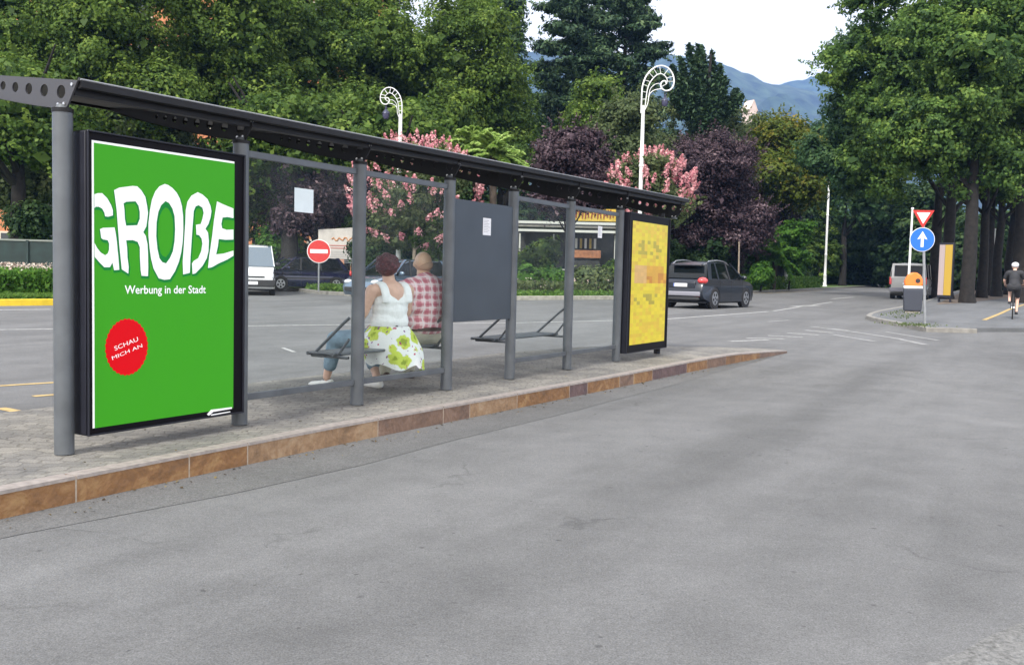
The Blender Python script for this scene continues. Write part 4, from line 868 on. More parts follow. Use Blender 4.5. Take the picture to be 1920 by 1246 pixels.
for src, fr, ph, lo, hi, col, fa in (('X', 88, 0, .1, .5, (.46, .08, .13, 1), .62), ('Z', 80, .6, .1, .5, (.46, .08, .13, 1), .62), ('X', 88, 2.6, .86, .95, (.85, .78, .80, 1), .85), ('Z', 80, 3.4, .86, .95, (.85, .78, .80, 1), .8)):
    bnd = band(sx.outputs[src], fr, ph, lo, hi); mu = t.nodes.new('ShaderNodeMath'); mu.operation = 'MULTIPLY'; mu.inputs[1].default_value = fa; Lk(bnd, mu.inputs[0])
    x = t.nodes.new('ShaderNodeMixRGB'); Lk(mu.outputs[0], x.inputs[0]); x.inputs[2].default_value = col
    if isinstance(c, tuple): x.inputs[1].default_value = c
    else: Lk(c, x.inputs[1])
    c = x.outputs[0]
Lk(c, bs.inputs['Base Color'])
sl_ = [((0, .0, .66), (0, -.03, .84), .165, .172), ((-.05, -.02, .66), (.05, -.02, .66), .15, .15), ((-.06, -.03, .86), (.06, -.03, .86), .16, .16), ((-.10, -.02, .98), (.10, -.02, .98), .160, .160), ((0, -.02, .85), (0, -.02, 1.02), .168, .160), ((-.15, -.02, 1.03), (.15, -.02, 1.03), .102, .102), ((-.19, -.02, 1.03), (.19, -.02, 1.03), .082, .082), ((0, -.01, 1.09), (0, .0, 1.12), .085, .078),
       ((-.225, -.02, 1.015), (-.275, .06, .78), .086, .068), ((-.275, .06, .78), (-.20, .22, .69), .064, .052), ((.225, -.02, 1.015), (.275, .06, .78), .086, .068), ((.275, .06, .78), (.20, .22, .69), .064, .052)]
so_ = caps(sl_).build('plaid_shirt', sm, ma, remesh=.011, smooth=True)
loft([(0, .0, 1.10, .080, .080), (0, .0, 1.135, .076, .076), (0, -.002, 1.15, .073, .073), (0, -.004, 1.12, .068, .068)]).build('collar', sm, so_)
loft([(0, .0, .585, .186, .166), (0, .0, .62, .186, .168), (0, .0, .625, .176, .16)]).build('belt', M['belt'], ma)
caps([((-.08, .02, .545), (.08, .02, .545), .145, .145), ((-.11, .05, .535), (-.13, .48, .525), .115, .084), ((.11, .05, .535), (.13, .48, .525), .115, .084), ((-.13, .48, .525), (-.13, .52, .12), .080, .062), ((.13, .48, .525), (.13, .52, .12), .080, .062)]).build('trousers', M['khaki'], ma, remesh=.012, smooth=True)
for x in (-.13, .13): caps([((x, .48, .05), (x, .67, .035), .044, .036), ('e', (x, .475, .065), (.038, .036, .042))]).build('shoe', M['belt'], ma, remesh=.008, smooth=True)

# cyclist and bicycle, seen from behind, riding away on the cycle path
g = ground(1898, 597, .1); CR = math.atan2(-D[0], D[1]); CR = -TH+.03
bi = thing('bicycle', 'black bicycle ridden away along the cycle path at the right edge', 'bicycle', tuple(g), CR)
for y in (-.52, .52):
    wv = [(0, y+.335*math.cos(q), .345+.335*math.sin(q)) for q in np.linspace(0, 2*PI, 33)]; wh = MB().tube(wv, .016, 8, False).build('wheel', M['tyre'], bi)
    sp = MB(); [sp.tube([(0, y, .345), (0, y+.32*math.cos(q), .345+.32*math.sin(q))], .002, 4) for q in np.linspace(0, 2*PI, 14, endpoint=False)]; sp.tube([(-.04, y, .345), (.04, y, .345)], .02, 8); sp.build('spokes', M['rim'], wh)
f = MB(); f.tube([(0, -.52, .345), (0, -.05, .30), (0, -.17, .86)], .016, 8); f.tube([(0, -.05, .30), (0, .37, .80)], .019, 8); f.tube([(0, -.15, .78), (0, .37, .84)], .016, 8); f.tube([(0, -.52, .345), (0, -.15, .76)], .010, 6); f.tube([(0, .52, .345), (0, .36, .90), (0, .35, .98)], .015, 8); f.build('frame', M['plastic'], bi)
MB().tube([(-.26, .26, 1.0), (-.14, .36, 1.0), (.14, .36, 1.0), (.26, .26, 1.0)], .013, 8).build('handlebar', M['plastic'], bi)
MB().ell((0, -.19, .90), (.075, .13, .03), 12, 8).build('saddle', M['plastic'], bi)
for s_, y_, z_ in ((1, .02, .14), (-1, -.12, .46)): f = MB(); f.tube([(s_*.06, -.05, .30), (s_*.06, y_, z_)], .010, 6); f.box((s_*.10, y_, z_), (.09, .05, .02)); f.build('pedal', M['plastic'], bi)
cy = thing('person', 'cyclist with white helmet, black jersey and shorts and bare legs seen from behind', 'person', tuple(g), CR)
L = [((0, -.16, .98), (0, .0, 1.34), .12, .12), ((-.13, .02, 1.38), (.13, .02, 1.38), .07, .07), ((0, .03, 1.40), (0, .08, 1.50), .055, .052), ((-.19, .02, 1.38), (-.27, .10, 1.16), .05, .04), ((-.27, .10, 1.16), (-.25, .27, 1.04), .037, .028), ((.19, .02, 1.38), (.27, .10, 1.16), .05, .04), ((.27, .10, 1.16), (.25, .27, 1.04), .037, .028),
     ((-.09, -.16, .95), (-.11, .17, .88), .095, .06), ((-.11, .17, .88), (-.10, -.08, .54), .052, .036), ((.09, -.16, .95), (.11, .10, .62), .095, .06), ((.11, .10, .62), (.10, .0, .24), .052, .036), ((-.10, -.10, .50), (-.10, .04, .48), .035, .03), ((.10, -.03, .19), (.10, .12, .17), .035, .03)]
L += hand((-.25, .28, 1.03), (.1, .9, -.2), (0, .1, 1), 1)+hand((.25, .28, 1.03), (-.1, .9, -.2), (0, .1, 1), -1)
hl, P = head((0, .11, 1.575), 1.)
body = caps(L+hl).build('body', M['skin'], cy, remesh=.012, smooth=True); eyes(P, body)
caps([((0, -.17, 1.02), (0, .0, 1.32), .145, .145), ((-.14, .02, 1.385), (.14, .02, 1.385), .088, .088), ((-.19, .02, 1.38), (-.245, .07, 1.24), .068, .062), ((.19, .02, 1.38), (.245, .07, 1.24), .068, .062), ('e', (0, -.14, 1.22), (.13, .09, .17))]).build('jersey', M['cyc_black'], cy, remesh=.014, smooth=True)
caps([((-.05, -.17, .97), (.05, -.17, .97), .145, .145), ((-.09, -.14, .95), (-.11, .12, .895), .115, .085), ((.09, -.14, .95), (.11, .05, .70), .115, .085)]).build('shorts', M['cyc_black'], cy, remesh=.014, smooth=True)
caps([('e', (0, .105, 1.635), (.105, .135, .085)), ('e', (0, .06, 1.62), (.100, .10, .07))]).build('helmet', M['helmet'], cy, remesh=.012, smooth=True)
for x, y, z in ((-.10, -.08, .49), (.10, -.01, .18)): caps([((x, y-.03, z), (x, y+.16, z-.02), .045, .036)]).build('shoe', M['plastic'], cy, remesh=.012, smooth=True)

# ================================================================== VEHICLES
def vehicle(name, label, cat, loc, head_, L, W, H, belt, gh, body, wheels, wr, paint, group=None, glass='carglass', rails=False, bump='paint', rear=True, tumble=.17, plate_=True):
    """x forward, y left. body: lower outline (x,z) over the wheels from rear bottom round the top to front bottom; gh: greenhouse outline (x,z)"""
    t = thing(name, label, cat, loc, head_, group); hw = W/2
    pts = list(body); x_r, z_r = pts[0]; x_f, z_f = pts[-1]; sill = .20*H/1.5
    for wx in sorted(wheels, reverse=True):   # lower edge from front back to rear, with arches
        a = wr*1.14; q0 = math.asin(max(-1, min(1, (sill-wr)/a)))
        pts += [(wx+a*math.cos(q), wr+a*math.sin(q)) for q in np.linspace(q0, PI-q0, 12)]
    b = MB()
    def fn(x, z, h):
        u_ = max(0, (abs(x-0)-L*.34)/(L*.16)); s = 1-.10*min(1, u_)**2; k = (z-belt*.55)/(belt*.45) if z > belt*.55 else (belt*.55-z)/(belt*.55)*.8
        return (x, h*hw*s*(1-.045*min(1, abs(k))**2), z)
    # side grid across the width so that the body curves a little
    n = len(pts); hs = [-1, -.94, -.6, 0, .6, .94, 1]; vs = []
    for h_ in hs:
        for x, z in pts:
            cr_ = 1 if abs(h_) < .99 else 0; inset = 0 if abs(h_) < .95 else .03
            vs.append(fn(x*(1-inset*.35), wr*.5+(z-wr*.5)*(1-inset*.8) if z > wr*2.3 else z, h_))
    tri = tessellate_polygon([[Vector((x, z, 0)) for x, z in pts]]); m_ = len(hs)
    fs = [tuple(q) for q in tri]+[tuple(i+(m_-1)*n for i in reversed(q)) for q in tri]+[(k*n+i, k*n+(i+1) % n, (k+1)*n+(i+1) % n, (k+1)*n+i) for k in range(m_-1) for i in range(n)]
    bo = b.add(vs, fs).build('body', M[paint], t, bevel=.05, seg=3, smooth=True)
    MB().box((0, 0, (sill+.12+wr)/2), (L*.80, W-.30, wr*1.0)).build('underbody', M['plastic'], t)
    ztop = max(z for x, z in gh); g0 = hw*.955; g1 = hw-tumble
    sidey = lambda z: g0+(g1-g0)*max(0, (z-belt))/(ztop-belt)
    b = MB(); b.add([(x, sidey(z), z) for x, z in gh]+[(x, -sidey(z), z) for x, z in gh], [tuple(range(len(gh)))[::-1], tuple(len(gh)+i for i in range(len(gh)))]+[(i, (i+1) % len(gh), len(gh)+(i+1) % len(gh), len(gh)+i) for i in range(len(gh))])
    b.build('windows', M[glass], t, bevel=.02)
    # roof skin: follows the top run of the greenhouse
    top = [p for p in gh if p[1] > ztop-.13]; top.sort(); xa, xb = top[0][0], top[-1][0]
    rp = [(x, z) for x, z in top]; vs = []; nn = 9
    for x, z in rp:
        for j in range(nn): yy = -1+2*j/(nn-1); vs.append((x, yy*(sidey(z)+.012), z+.03-.045*yy*yy))
        for j in range(nn): yy = 1-2*j/(nn-1); vs.append((x, yy*(sidey(z)+.012), z-.035))
    k2 = 2*nn; fs = [(i*k2+j, i*k2+(j+1) % k2, (i+1)*k2+(j+1) % k2, (i+1)*k2+j) for i in range(len(rp)-1) for j in range(k2)]+[tuple(range(k2))[::-1], tuple((len(rp)-1)*k2+j for j in range(k2))]
    MB().add(vs, fs).build('roof', M[paint], t, bevel=.012, smooth=True)
    def strip_(x0, z0, x1, z1, wd, m, nm, out=.012):
        for s in (-1, 1):
            b = MB(); vs = []
            for (x, z) in ((x0, z0), (x1, z1)):
                for dx in (-wd/2, wd/2):
                    for o_ in (-.02, out): vs.append((x+dx, s*(sidey(z)+o_), z))
            b.add(vs, [(0, 2, 3, 1), (4, 5, 7, 6), (0, 1, 5, 4), (2, 6, 7, 3), (0, 4, 6, 2), (1, 3, 7, 5)]); b.build(nm, M[m], t)
    for (x0, x1, wd, m) in gh_p: strip_(x0, belt-.01, x1, ztop-.01, wd, paint if m == 'paint' else m, 'pillar')
    for s in (-1, 1):
        for wx in wheels:
            wh = MB(); y1 = s*(hw-.005); y0 = s*(hw-.22); wh.tube([(wx, y0, wr), (wx, s*(hw-.19), wr), (wx, s*(hw-.03), wr), (wx, y1, wr)], [wr*.93, wr, wr, wr*.93], 28); w_ = wh.build('wheel', M['tyre'], t)
            r_ = MB(); rv = wr*.66; r_.tube([(wx, s*(hw-.05), wr), (wx, s*(hw+.002), wr)], [rv, rv], 24, True)
            ri = r_.build('rim', M['plastic'] if paint == 'white_paint' else M['rim'], w_); sp_ = MB()
            for q in range(5):
                a = q*2*PI/5+.3; p_ = Vector((wx+math.cos(a+.63)*rv*.62, s*(hw+.004), wr+math.sin(a+.63)*rv*.62)); sp_.ell(p_, (rv*.21, .006, rv*.26), 10, 6, Matrix.Rotation(-(a+.63-PI/2), 3, 'Y'))
            sp_.ell((wx, s*(hw+.004), wr), (rv*.16, .008, rv*.16), 10, 6); sp_.build('rim_openings', M['tyre'], ri)
            ar = MB(); ar.tube([(wx, s*(hw*.93), wr), (wx, s*(hw-.02), wr)], [wr*1.13, wr*1.13], 24); ar.build('wheel_arch', M['plastic'], t)
        # door shut lines, handles, mirror
        fx = wheels[-1]-wr*1.2 if wheels[-1] > 0 else wheels[0]-wr*1.2
        for xd in doors: MB().box((xd, s*(hw*.994), (sill+belt)/2), (.012, .012, belt-sill-.10)).build('door_gap', M['plastic'], t)
        for xd in handles: MB().box((xd, s*(hw*1.0), belt-.10), (.16, .03, .028)).build('door_handle', M[paint], t, bevel=.008)
        mb = MB(); mb.ell((mir, s*(hw+.07), belt+.07), (.06, .11, .075), 14, 10); mb.box((mir, s*(hw-.02), belt+.02), (.05, .10, .04)); mb.build('mirror', M['plastic'] if paint in ('white_paint', 'silver_paint') else M[paint], t)
        if rails:
            rz_ = lambda x: float(np.interp(x, [q[0] for q in top], [q[1] for q in top])); xl = np.linspace(xa+.03, xb-.05, 9); MB().tube([(x, s*(g1-.03), rz_(x)+(.02 if i_ in (0, 8) else .062)) for i_, x in enumerate(xl)], .020, 8).build('roof_rail', M['rim'], t)
    return t
def lamp_(t, name, c, r, m, par=None): return MB().ell(c, r, 16, 10).build(name, M[m], par or t)

# grey compact SUV, heading away to the right
gh_p = [(-1.72, -1.42, .26, 'paint'), (-1.02, -1.0, .10, 'paint'), (-.08, -.10, .09, 'plastic'), (1.18, .30, .11, 'paint')]; doors = (-.95, 0, .98); handles = (-.75, .18); mir = .93
suvbody = [(-2.10, .34), (-2.20, .48), (-2.18, .78), (-2.02, .98), (-1.90, 1.06), (-.5, 1.03), (1.05, 1.02), (1.75, .93), (2.10, .80), (2.20, .62), (2.18, .42), (2.05, .26)]
suvgh = [(-2.0, 1.03), (-1.62, 1.50), (-1.38, 1.575), (-.7, 1.62), (-.1, 1.59), (.32, 1.50), (1.22, 1.0)]
pos = atd(1328, 520, 34.6); hd = PI/2-TH-.12
suv = vehicle('suv', 'charcoal compact suv with roof rails driving away on the main road', 'car', (pos[0], 34.6, gz(34.6)), hd, 4.40, 1.82, 1.7, 1.02, suvgh, suvbody, (-1.32, 1.36), .355, 'dark_paint', rails=True, tumble=.25)
MB().box((-2.15, 0, .80), (.10, 1.1, .20)).build('tailgate_recess', M['dark_paint'], suv, bevel=.02)
np_ = MB().box((-2.215, 0, .80), (.012, .52, .115)).build('number_plate', M['plate'], suv)
MB().box((-2.223, .235, .80), (.004, .04, .11)).build('plate_band', M['plateblue'], np_)
MB().box((-1.74, 0, 1.515), (.24, 1.16, .028), ry=-.22).build('rear_spoiler', M['dark_paint'], suv, bevel=.012)
MB().box((-2.13, 0, .50), (.20, 1.50, .16)).build('bumper_insert', M['bumper_grey'], suv, bevel=.04, seg=3)
MB().box((-2.10, 0, .34), (.18, 1.40, .12)).build('lower_valance', M['plastic'], suv, bevel=.03)
for s in (-1, 1):
    MB().ell((-2.0, s*.74, .96), (.19, .17, .12), 16, 10, Matrix.Rotation(s*.5, 3, 'Z')).build('tail_lamp', M['redlamp'], suv)
    MB().box((-2.14, s*.62, .44), (.10, .22, .05)).build('reflector', M['redlamp'], suv, bevel=.01)
    MB().ell((2.02, s*.68, .78), (.16, .16, .08), 14, 8).build('headlamp', M['headlamp'], suv)
MB().box((0, 0, .30), (2.0, 1.80, .12)).build('sill_cladding', M['plastic'], suv, bevel=.03)

# white van facing us
gh_p = [(-1.85, -1.75, .22, 'paint'), (-.85, -.85, .14, 'paint'), (.35, .35, .10, 'paint'), (1.62, 1.0, .12, 'paint')]; doors = (-.6, .45, 1.35); handles = (.55,); mir = 1.42
vanb = [(-2.1, .34), (-2.16, .5), (-2.16, 1.12), (1.5, 1.10), (1.95, 1.00), (2.14, .84), (2.20, .60), (2.18, .40), (2.1, .26)]
vang = [(-2.14, 1.09), (-2.06, 1.80), (-1.9, 1.88), (.75, 1.88), (1.02, 1.82), (1.68, 1.08)]
pos = atd(472, 520, 37.2)
van = vehicle('white_van', 'white van seen from the front in the side street through the shelter glass', 'van', (pos[0], 37.2, gz(37.2)-.02), -PI/2+.25, 4.3, 1.78, 1.9, 1.10, vang, vanb, (-1.35, 1.35), .32, 'white_paint', glass='carglass_pale', tumble=.16)
MB().box((2.17, 0, .46), (.14, 1.74, .26)).build('front_bumper', M['plastic'], van, bevel=.04, seg=3)
MB().box((2.19, 0, .70), (.05, 1.0, .05)).build('grille', M['plastic'], van, bevel=.01)
MB().box((2.245, 0, .47), (.012, .52, .115)).build('number_plate', M['plate'], van)
for s in (-1, 1):
    MB().box((2.08, s*.68, .74), (.20, .30, .17)).build('headlamp', M['headlamp'], van, bevel=.03)
    MB().tube([(1.60, s*.15, 1.14), (1.45, s*.60, 1.20)], .010, 6).build('wiper', M['plastic'], van)
MB().tube([(.9, -.55, 1.88), (.75, -.55, 2.05)], .008, 6).build('aerial', M['plastic'], van)

# dark blue parked car, grey-blue parked car : family cars
gh_p = [(-1.75, -1.35, .16, 'paint'), (-.55, -.50, .07, 'plastic'), (.40, .33, .08, 'plastic'), (1.28, .55, .09, 'paint')]; doors = (-.62, .38, 1.2); handles = (-.40, .55); mir = .98
carb = [(-1.95, .30), (-2.06, .45), (-2.05, .80), (-1.92, .92), (-.5, .93), (1.15, .90), (1.75, .80), (2.02, .66), (2.10, .48), (2.05, .30), (1.98, .22)]
carg = [(-1.86, .91), (-1.55, 1.32), (-1.25, 1.42), (-.3, 1.46), (.30, 1.42), (.55, 1.36), (1.32, .89)]
pos = atd(566, 520, 41.5)
car = vehicle('parked_car', 'dark blue hatchback parked beside the white van, its nose to the left', 'car', (pos[0], 41.5, gz(41.5)+.02), PI+.62, 4.1, 1.68, 1.46, .90, carg, carb, (-1.25, 1.3), .30, 'blue_paint', 'cars by the park entrance')
for s in (-1, 1): MB().ell((1.95, s*.62, .66), (.14, .16, .08), 14, 8).build('headlamp', M['headlamp'], car); MB().ell((-1.97, s*.70, .78), (.08, .10, .13), 14, 8).build('tail_lamp', M['redlamp'], car); MB().box((0, s*.845, .55), (3.3, .02, .05)).build('rubbing_strip', M['plastic'], car)
pos = atd(752, 520, 33.5)
car = vehicle('parked_car', 'grey blue hatchback standing on the road behind the two seated people', 'car', (pos[0], 33.5, gz(33.5)), PI+.95, 4.1, 1.70, 1.46, .90, carg, carb, (-1.25, 1.3), .30, 'silverblue_paint', 'cars by the park entrance')
for s in (-1, 1): MB().ell((1.95, s*.62, .66), (.14, .16, .08), 14, 8).build('headlamp', M['headlamp'], car); MB().ell((-1.97, s*.70, .78), (.08, .10, .13), 14, 8).build('tail_lamp', M['redlamp'], car)
MB().box((2.08, 0, .42), (.08, 1.3, .14)).build('front_bumper', M['plastic'], car, bevel=.02)
MB().box((2.13, 0, .45), (.012, .52, .11)).build('number_plate', M['plate'], car)
# silver minibus seen from behind on the road to the right
gh_p = [(-2.28, -2.22, .16, 'paint'), (-1.0, -1.0, .14, 'paint'), (.35, .35, .12, 'paint'), (1.72, 1.25, .12, 'paint')]; doors = (-.8, .55, 1.4); handles = (.7,); mir = 1.5
mbb = [(-2.35, .38), (-2.42, .55), (-2.40, 1.15), (1.6, 1.12), (2.1, 1.02), (2.35, .80), (2.40, .5), (2.3, .3)]
mbg = [(-2.39, 1.12), (-2.30, 1.84), (-2.15, 1.92), (1.0, 1.92), (1.3, 1.86), (1.85, 1.10)]
pos = atd(1712, 520, 53)
mv = vehicle('minibus', 'silver minibus driving away on the main road beyond the waste bin', 'van', (pos[0], 53, gz(53)-.03), PI/2-TH+.02, 4.8, 1.90, 1.96, 1.12, mbg, mbb, (-1.5, 1.45), .33, 'silver_paint', tumble=.14)
fr = MB(); fr.box((-2.42, 0, 1.17), (.06, 1.70, .12)); fr.box((-2.33, 0, 1.86), (.10, 1.62, .12), ry=.2)
for s in (-1, 1): fr.box((-2.375, s*.76, 1.5), (.07, .14, .66), ry=.12)
fr.build('rear_window_frame', M['silver_paint'], mv, bevel=.02)
MB().box((-2.42, 0, .52), (.12, 1.86, .22)).build('rear_bumper', M['bumper_grey'], mv, bevel=.03); MB().box((-2.43, 0, .85), (.012, .52, .115)).build('number_plate', M['plate'], mv)
for s in (-1, 1): MB().box((-2.40, s*.87, 1.0), (.06, .12, .40)).build('tail_lamp', M['redlamp'], mv, bevel=.02)

# ================================================================== SIGNS, LAMPS, BIN
def disc(b, c, r, y0, y1, n=40, sy=1.): b.prism([(r*math.cos(2*PI*i/n), r*math.sin(2*PI*i/n)) for i in range(n)], lambda x, z, h: (c[0]+x, h, c[1]+z), y0, y1); return b
# no entry sign
dn = 37.5; g = atd(598, 471, dn); zb = gz(dn)+.12
t = thing('road_sign', 'round red no entry sign on a thin post before the pale information board', 'road sign', (g[0], dn, zb), .15); hz = g[2]-zb
MB().tube([(0, .03, 0), (0, .03, hz+.35)], .035, 12).build('pole', M['galv'], t)
pl = disc(MB(), (0, hz), .46, -.012, .0).build('sign_plate', M['sign_white'], t)
disc(MB(), (0, hz), .435, -.018, -.0125).build('red_disc', M['sign_red'], pl); MB().box((0, -.022, hz), (.68, .006, .15)).build('white_bar', M['sign_white'], pl)
# give way + straight ahead
g0_ = ground(1735, 611, .1); dn = g0_[1]; t = thing('sign_post', 'grey post with a red and white give way triangle above a blue arrow disc', 'road sign', (g0_[0], dn, gz(dn)+.10), -.12); zb = gz(dn)+.10; kk = F_PX/dn
zc_ = atd(1732, 449, dn)[2]-zb; zt_ = atd(1731, 394, dn)[2]-zb; zb_ = atd(1731, 428, dn)[2]-zb; xo = atd(1731, 420, dn)[0]-g0_[0]
MB().tube([(0, .035, 0), (xo, .035, zt_)], .034, 12).build('pole', M['galv'], t)
MB().lathe([(.09, 0), (.09, .02), (.05, .03)], (0, .035, 0), 16).build('pole_foot', M['galv'], t)
rb = 22.5/kk; pl = disc(MB(), (xo, zc_), rb, -.01, .0).build('sign_plate', M['sign_white'], t); disc(MB(), (xo, zc_), rb*.955, -.016, -.0105).build('blue_disc', M['sign_blue'], pl)
ar = [(-.045, -.60), (.045, -.60), (.045, .20), (.20, .12), (0, .62), (-.20, .12), (-.045, .20)]; ar = [(-.11, -.62), (.11, -.62), (.11, .10), (.40, .0), (0, .68), (-.40, .0), (-.11, .10)]
MB().prism([(x*rb, z*rb) for x, z in ar], lambda x, z, h: (xo+x, h, zc_+z), -.021, -.0165).build('arrow', M['sign_white'], pl)
hw_ = 19.5/kk; tr_ = [(-hw_, zt_), (hw_, zt_), (0, zt_-hw_*1.72)]; cen = (0, zt_-hw_*.575)
pl = MB().prism(tr_, lambda x, z, h: (xo+x, h, z), -.01, .0).build('sign_plate', M['sign_red'], t)
MB().prism([(x*.62, cen[1]+(z-cen[1])*.62) for x, z in tr_], lambda x, z, h: (xo+x, h, z), -.016, -.0105).build('white_centre', M['sign_white'], pl)
cl = MB(); [cl.box((xo, .02, z), (.12, .05, .03)) for z in (zc_+.1, zc_-.1, zt_-.1)]; cl.build('clamp', M['galv'], t)
# waste bin
g = ground(1710, 586, .1); dn = g[1]; t = thing('waste_bin', 'dark grey waste bin with a rounded orange hood beside the sign post', 'waste bin', (g[0], dn, gz(dn)+.10), -.35)
MB().prism([(-.27, .06), (.27, .06), (.30, .80), (-.30, .80)], lambda x, z, h: (x, h, z), -.26, .26).build('bin_body', M['bin_grey'], t, bevel=.03, seg=3)
MB().box((0, 0, .03), (.44, .42, .06)).build('base', M['stone_wall'], t); MB().box((0, 0, .845), (.60, .52, .08)).build('white_band', M['sign_white'], t, bevel=.015)
hd_ = MB().prism([(-.27, .89), (.27, .89), (.29, 1.05), (.20, 1.24), (.08, 1.33), (-.08, 1.33), (-.20, 1.24), (-.29, 1.05)], lambda x, z, h: (x, h, z), -.25, .25).build('hood', M['orange'], t, bevel=.04, seg=3)
disc(MB(), (.12, 1.06), .075, -.262, -.252).build('opening', M['plastic'], hd_)
# yellow poster column among the right-hand trees
dn = 44.; g = atd(1770, 553, dn); t = thing('poster_stand', 'tall narrow yellow and white poster stand at the foot of the right hand trees', 'poster stand', (g[0], dn, gz(dn)+.1), -TH-.2)
z1 = atd(1770, 455, dn)[2]-gz(dn)-.1; MB().box((0, .12, z1/2+.1), (.66, .22, z1-.2)).build('case', M['case'], t, bevel=.02)
MB().box((.12, 0, z1/2+.12), (.32, .02, z1-.42)).build('poster', mat('poster_yellow', (.42, .27, .03), .5), t); MB().box((-.17, 0, z1/2+.12), (.24, .02, z1-.42)).build('poster', mat('poster_pale', (.36, .29, .28), .5), t)
for s in (-1, 1): MB().box((s*.25, .12, .06), (.08, .1, .16)).build('leg', M['case'], t)
# information board near the park entrance
dn = 44.; a_, c_ = atd(597, 430, dn), atd(722, 488, dn); xm = (a_[0]+c_[0])/2; zz0 = gz(dn)+.1; wd = c_[0]-a_[0]; zt = a_[2]-zz0; zb = c_[2]-zz0
t = thing('information_board', 'wide pale information board with orange heading behind the no entry sign', 'notice board', (xm, dn, zz0), 0)
MB().prism([(-wd/2, zb), (wd/2, zb), (wd/2, zt-.12), (wd*.3, zt-.06), (0, zt+.12), (-wd*.3, zt+.04), (-wd/2, zt)], lambda x, z, h: (x, h, z), 0, .06).build('board', M['board'], t)
for s in (-1, 0, 1): MB().box((s*wd*.42, .09, zt*.48), (.08, .06, zt*.96)).build('leg', M['bark'], t)
q = MB(); rr = random.Random(4)
pp = [(-wd*.30+i*.085, -.012, zt-.42+.09*math.sin(i*1.9)+rr.uniform(-.03, .03)) for i in range(20)]; q.tube(pp, .028, 5); q.build('heading', M['board_orange'], t)
q = MB()
for k in range(2): q.box((0, -.012, zt-.72-k*.12), (wd*.78, .01, .035))
q.build('red_lines', M['board_red'], t); q = MB()
for k in range(7): L_ = wd*rr.uniform(.6, .85); q.box((-wd*.43+L_/2, -.012, zt-.98-k*.085), (L_, .01, .02))
q.build('small_print', M['ink'], t)
MB().box((0, -.5, .25), (wd*1.05, .35, .5)).build('planter', M['stone_wall'], t, bevel=.03)

# scroll street lamps
def scroll_lamp(label, u, vb, dep, vtop, flip, yaw, loose=False, scroll=True, sck=1.):
    g = atd(u, vb, dep); zb = gz(dep)+.1; H_ = atd(u, vtop, dep)[2]-zb; t = thing('street_lamp', label, 'street lamp', (g[0], dep, zb), yaw, 'white street lamps')
    k = 1.0; hp = H_-1.65*sck if scroll else H_
    q = MB(); q.lathe([(.20, 0), (.20, .12), (.15, .18), (.13, .9), (.15, .95), (.105, 1.02), (.10, 2.6), (.125, 2.63), (.125, 2.72), (.095, 2.75), (.09, hp*.68), (.115, hp*.68+.02), (.115, hp*.68+.10), (.085, hp*.68+.14), (.075, hp)], (0, 0, 0), 16); q.build('pole', M['lamp_white'], t)
    if not scroll:
        MB().tube([(0, 0, hp-.02), (0, 0, hp+.08)], [.10, .05], 12).build('finial', M['lamp_white'], t); MB().tube([(0, 0, hp-.05), (.25*flip, 0, hp+.08), (.38*flip, 0, hp+.02)], .02, 6).build('bracket', M['lamp_white'], t); return t
    # crook: outer rib and inner rib, spiralling, joined by little bars (offsets in cm from the pole head)
    def spl(P, k=5):
        P = [Vector((flip*p[0]/49*sc_k, 0, hp-.15+p[1]/49*sc_k)) for p in P]; r_ = []
        for i in range(len(P)-1):
            a_, b_, c_, d_ = P[max(0, i-1)], P[i], P[i+1], P[min(len(P)-1, i+2)]
            for j in range(k): t_ = j/k; r_.append(.5*((2*b_)+(c_-a_)*t_+(2*a_-5*b_+4*c_-d_)*t_*t_+(3*b_-a_-3*c_+d_)*t_**3))
        return r_+[P[-1]]
    sc_k = sck
    outer = spl([(-4, -8), (-4, 20), (-3, 45), (4, 66), (18, 82), (34, 88), (50, 83), (60, 68), (61, 52), (54, 41), (43, 39), (35, 46), (36, 55), (43, 58), (46, 52)]); inner = spl([(3, -2), (5, 20), (8, 42), (15, 58), (27, 70), (38, 71), (47, 62), (46, 52)]); low = spl([(3, -2), (9, 12), (12, 30), (22, 39), (36, 42)]); low2 = spl([(10, 22), (13, 40), (22, 50), (32, 52), (38, 42)])
    sc = MB(); sc.tube(outer, [.032*sck]*len(outer), 8); sc.tube(inner, [.021*sck]*len(inner), 8); sc.tube(low, [.019*sck]*len(low), 6); sc.tube(low2, [.015*sck]*len(low2), 6)
    for i in range(2, len(inner), 3): sc.tube([min(outer[:56], key=lambda q: (q-inner[i]).length), inner[i]], .014, 5)
    s_o = sc.build('scroll', M['lamp_white'], t)
    lx = flip*.90*sck; lz = hp+.62*sck; MB().tube([(lx, 0, lz), (lx, 0, lz-.14)], .012, 6).build('hanger', M['lantern'], t)
    l_ = MB().lathe([(.015, .0), (.06, -.03), (.05, -.12), (.16, -.26), (.17, -.30)], (lx, 0, lz-.12), 16).build('lantern', M['lantern'], t)
    MB().lathe([(.15, -.30), (.14, -.42), (.09, -.52), (.0, -.54)], (lx, 0, lz-.12), 16).build('lantern_glass', M['lantern_glass'], l_)
    return t
scroll_lamp('white street lamp whose scroll curls to the right above the pink myrtle', 1200, 395, 42, 122, 1, .1, sck=1.06)
scroll_lamp('white street lamp whose scroll curls to the left above the purple tree', 748, 400, 40.5, 162, -1, -.1, sck=.70)
scroll_lamp('distant white street lamp mostly behind the purple leaves', 1478, 400, 66, 349, -1, -.6)
t = scroll_lamp('tall plain white lamp post with collars at the verge of the main road', 1546, 535, 80, 342, 1, 0, scroll=False)
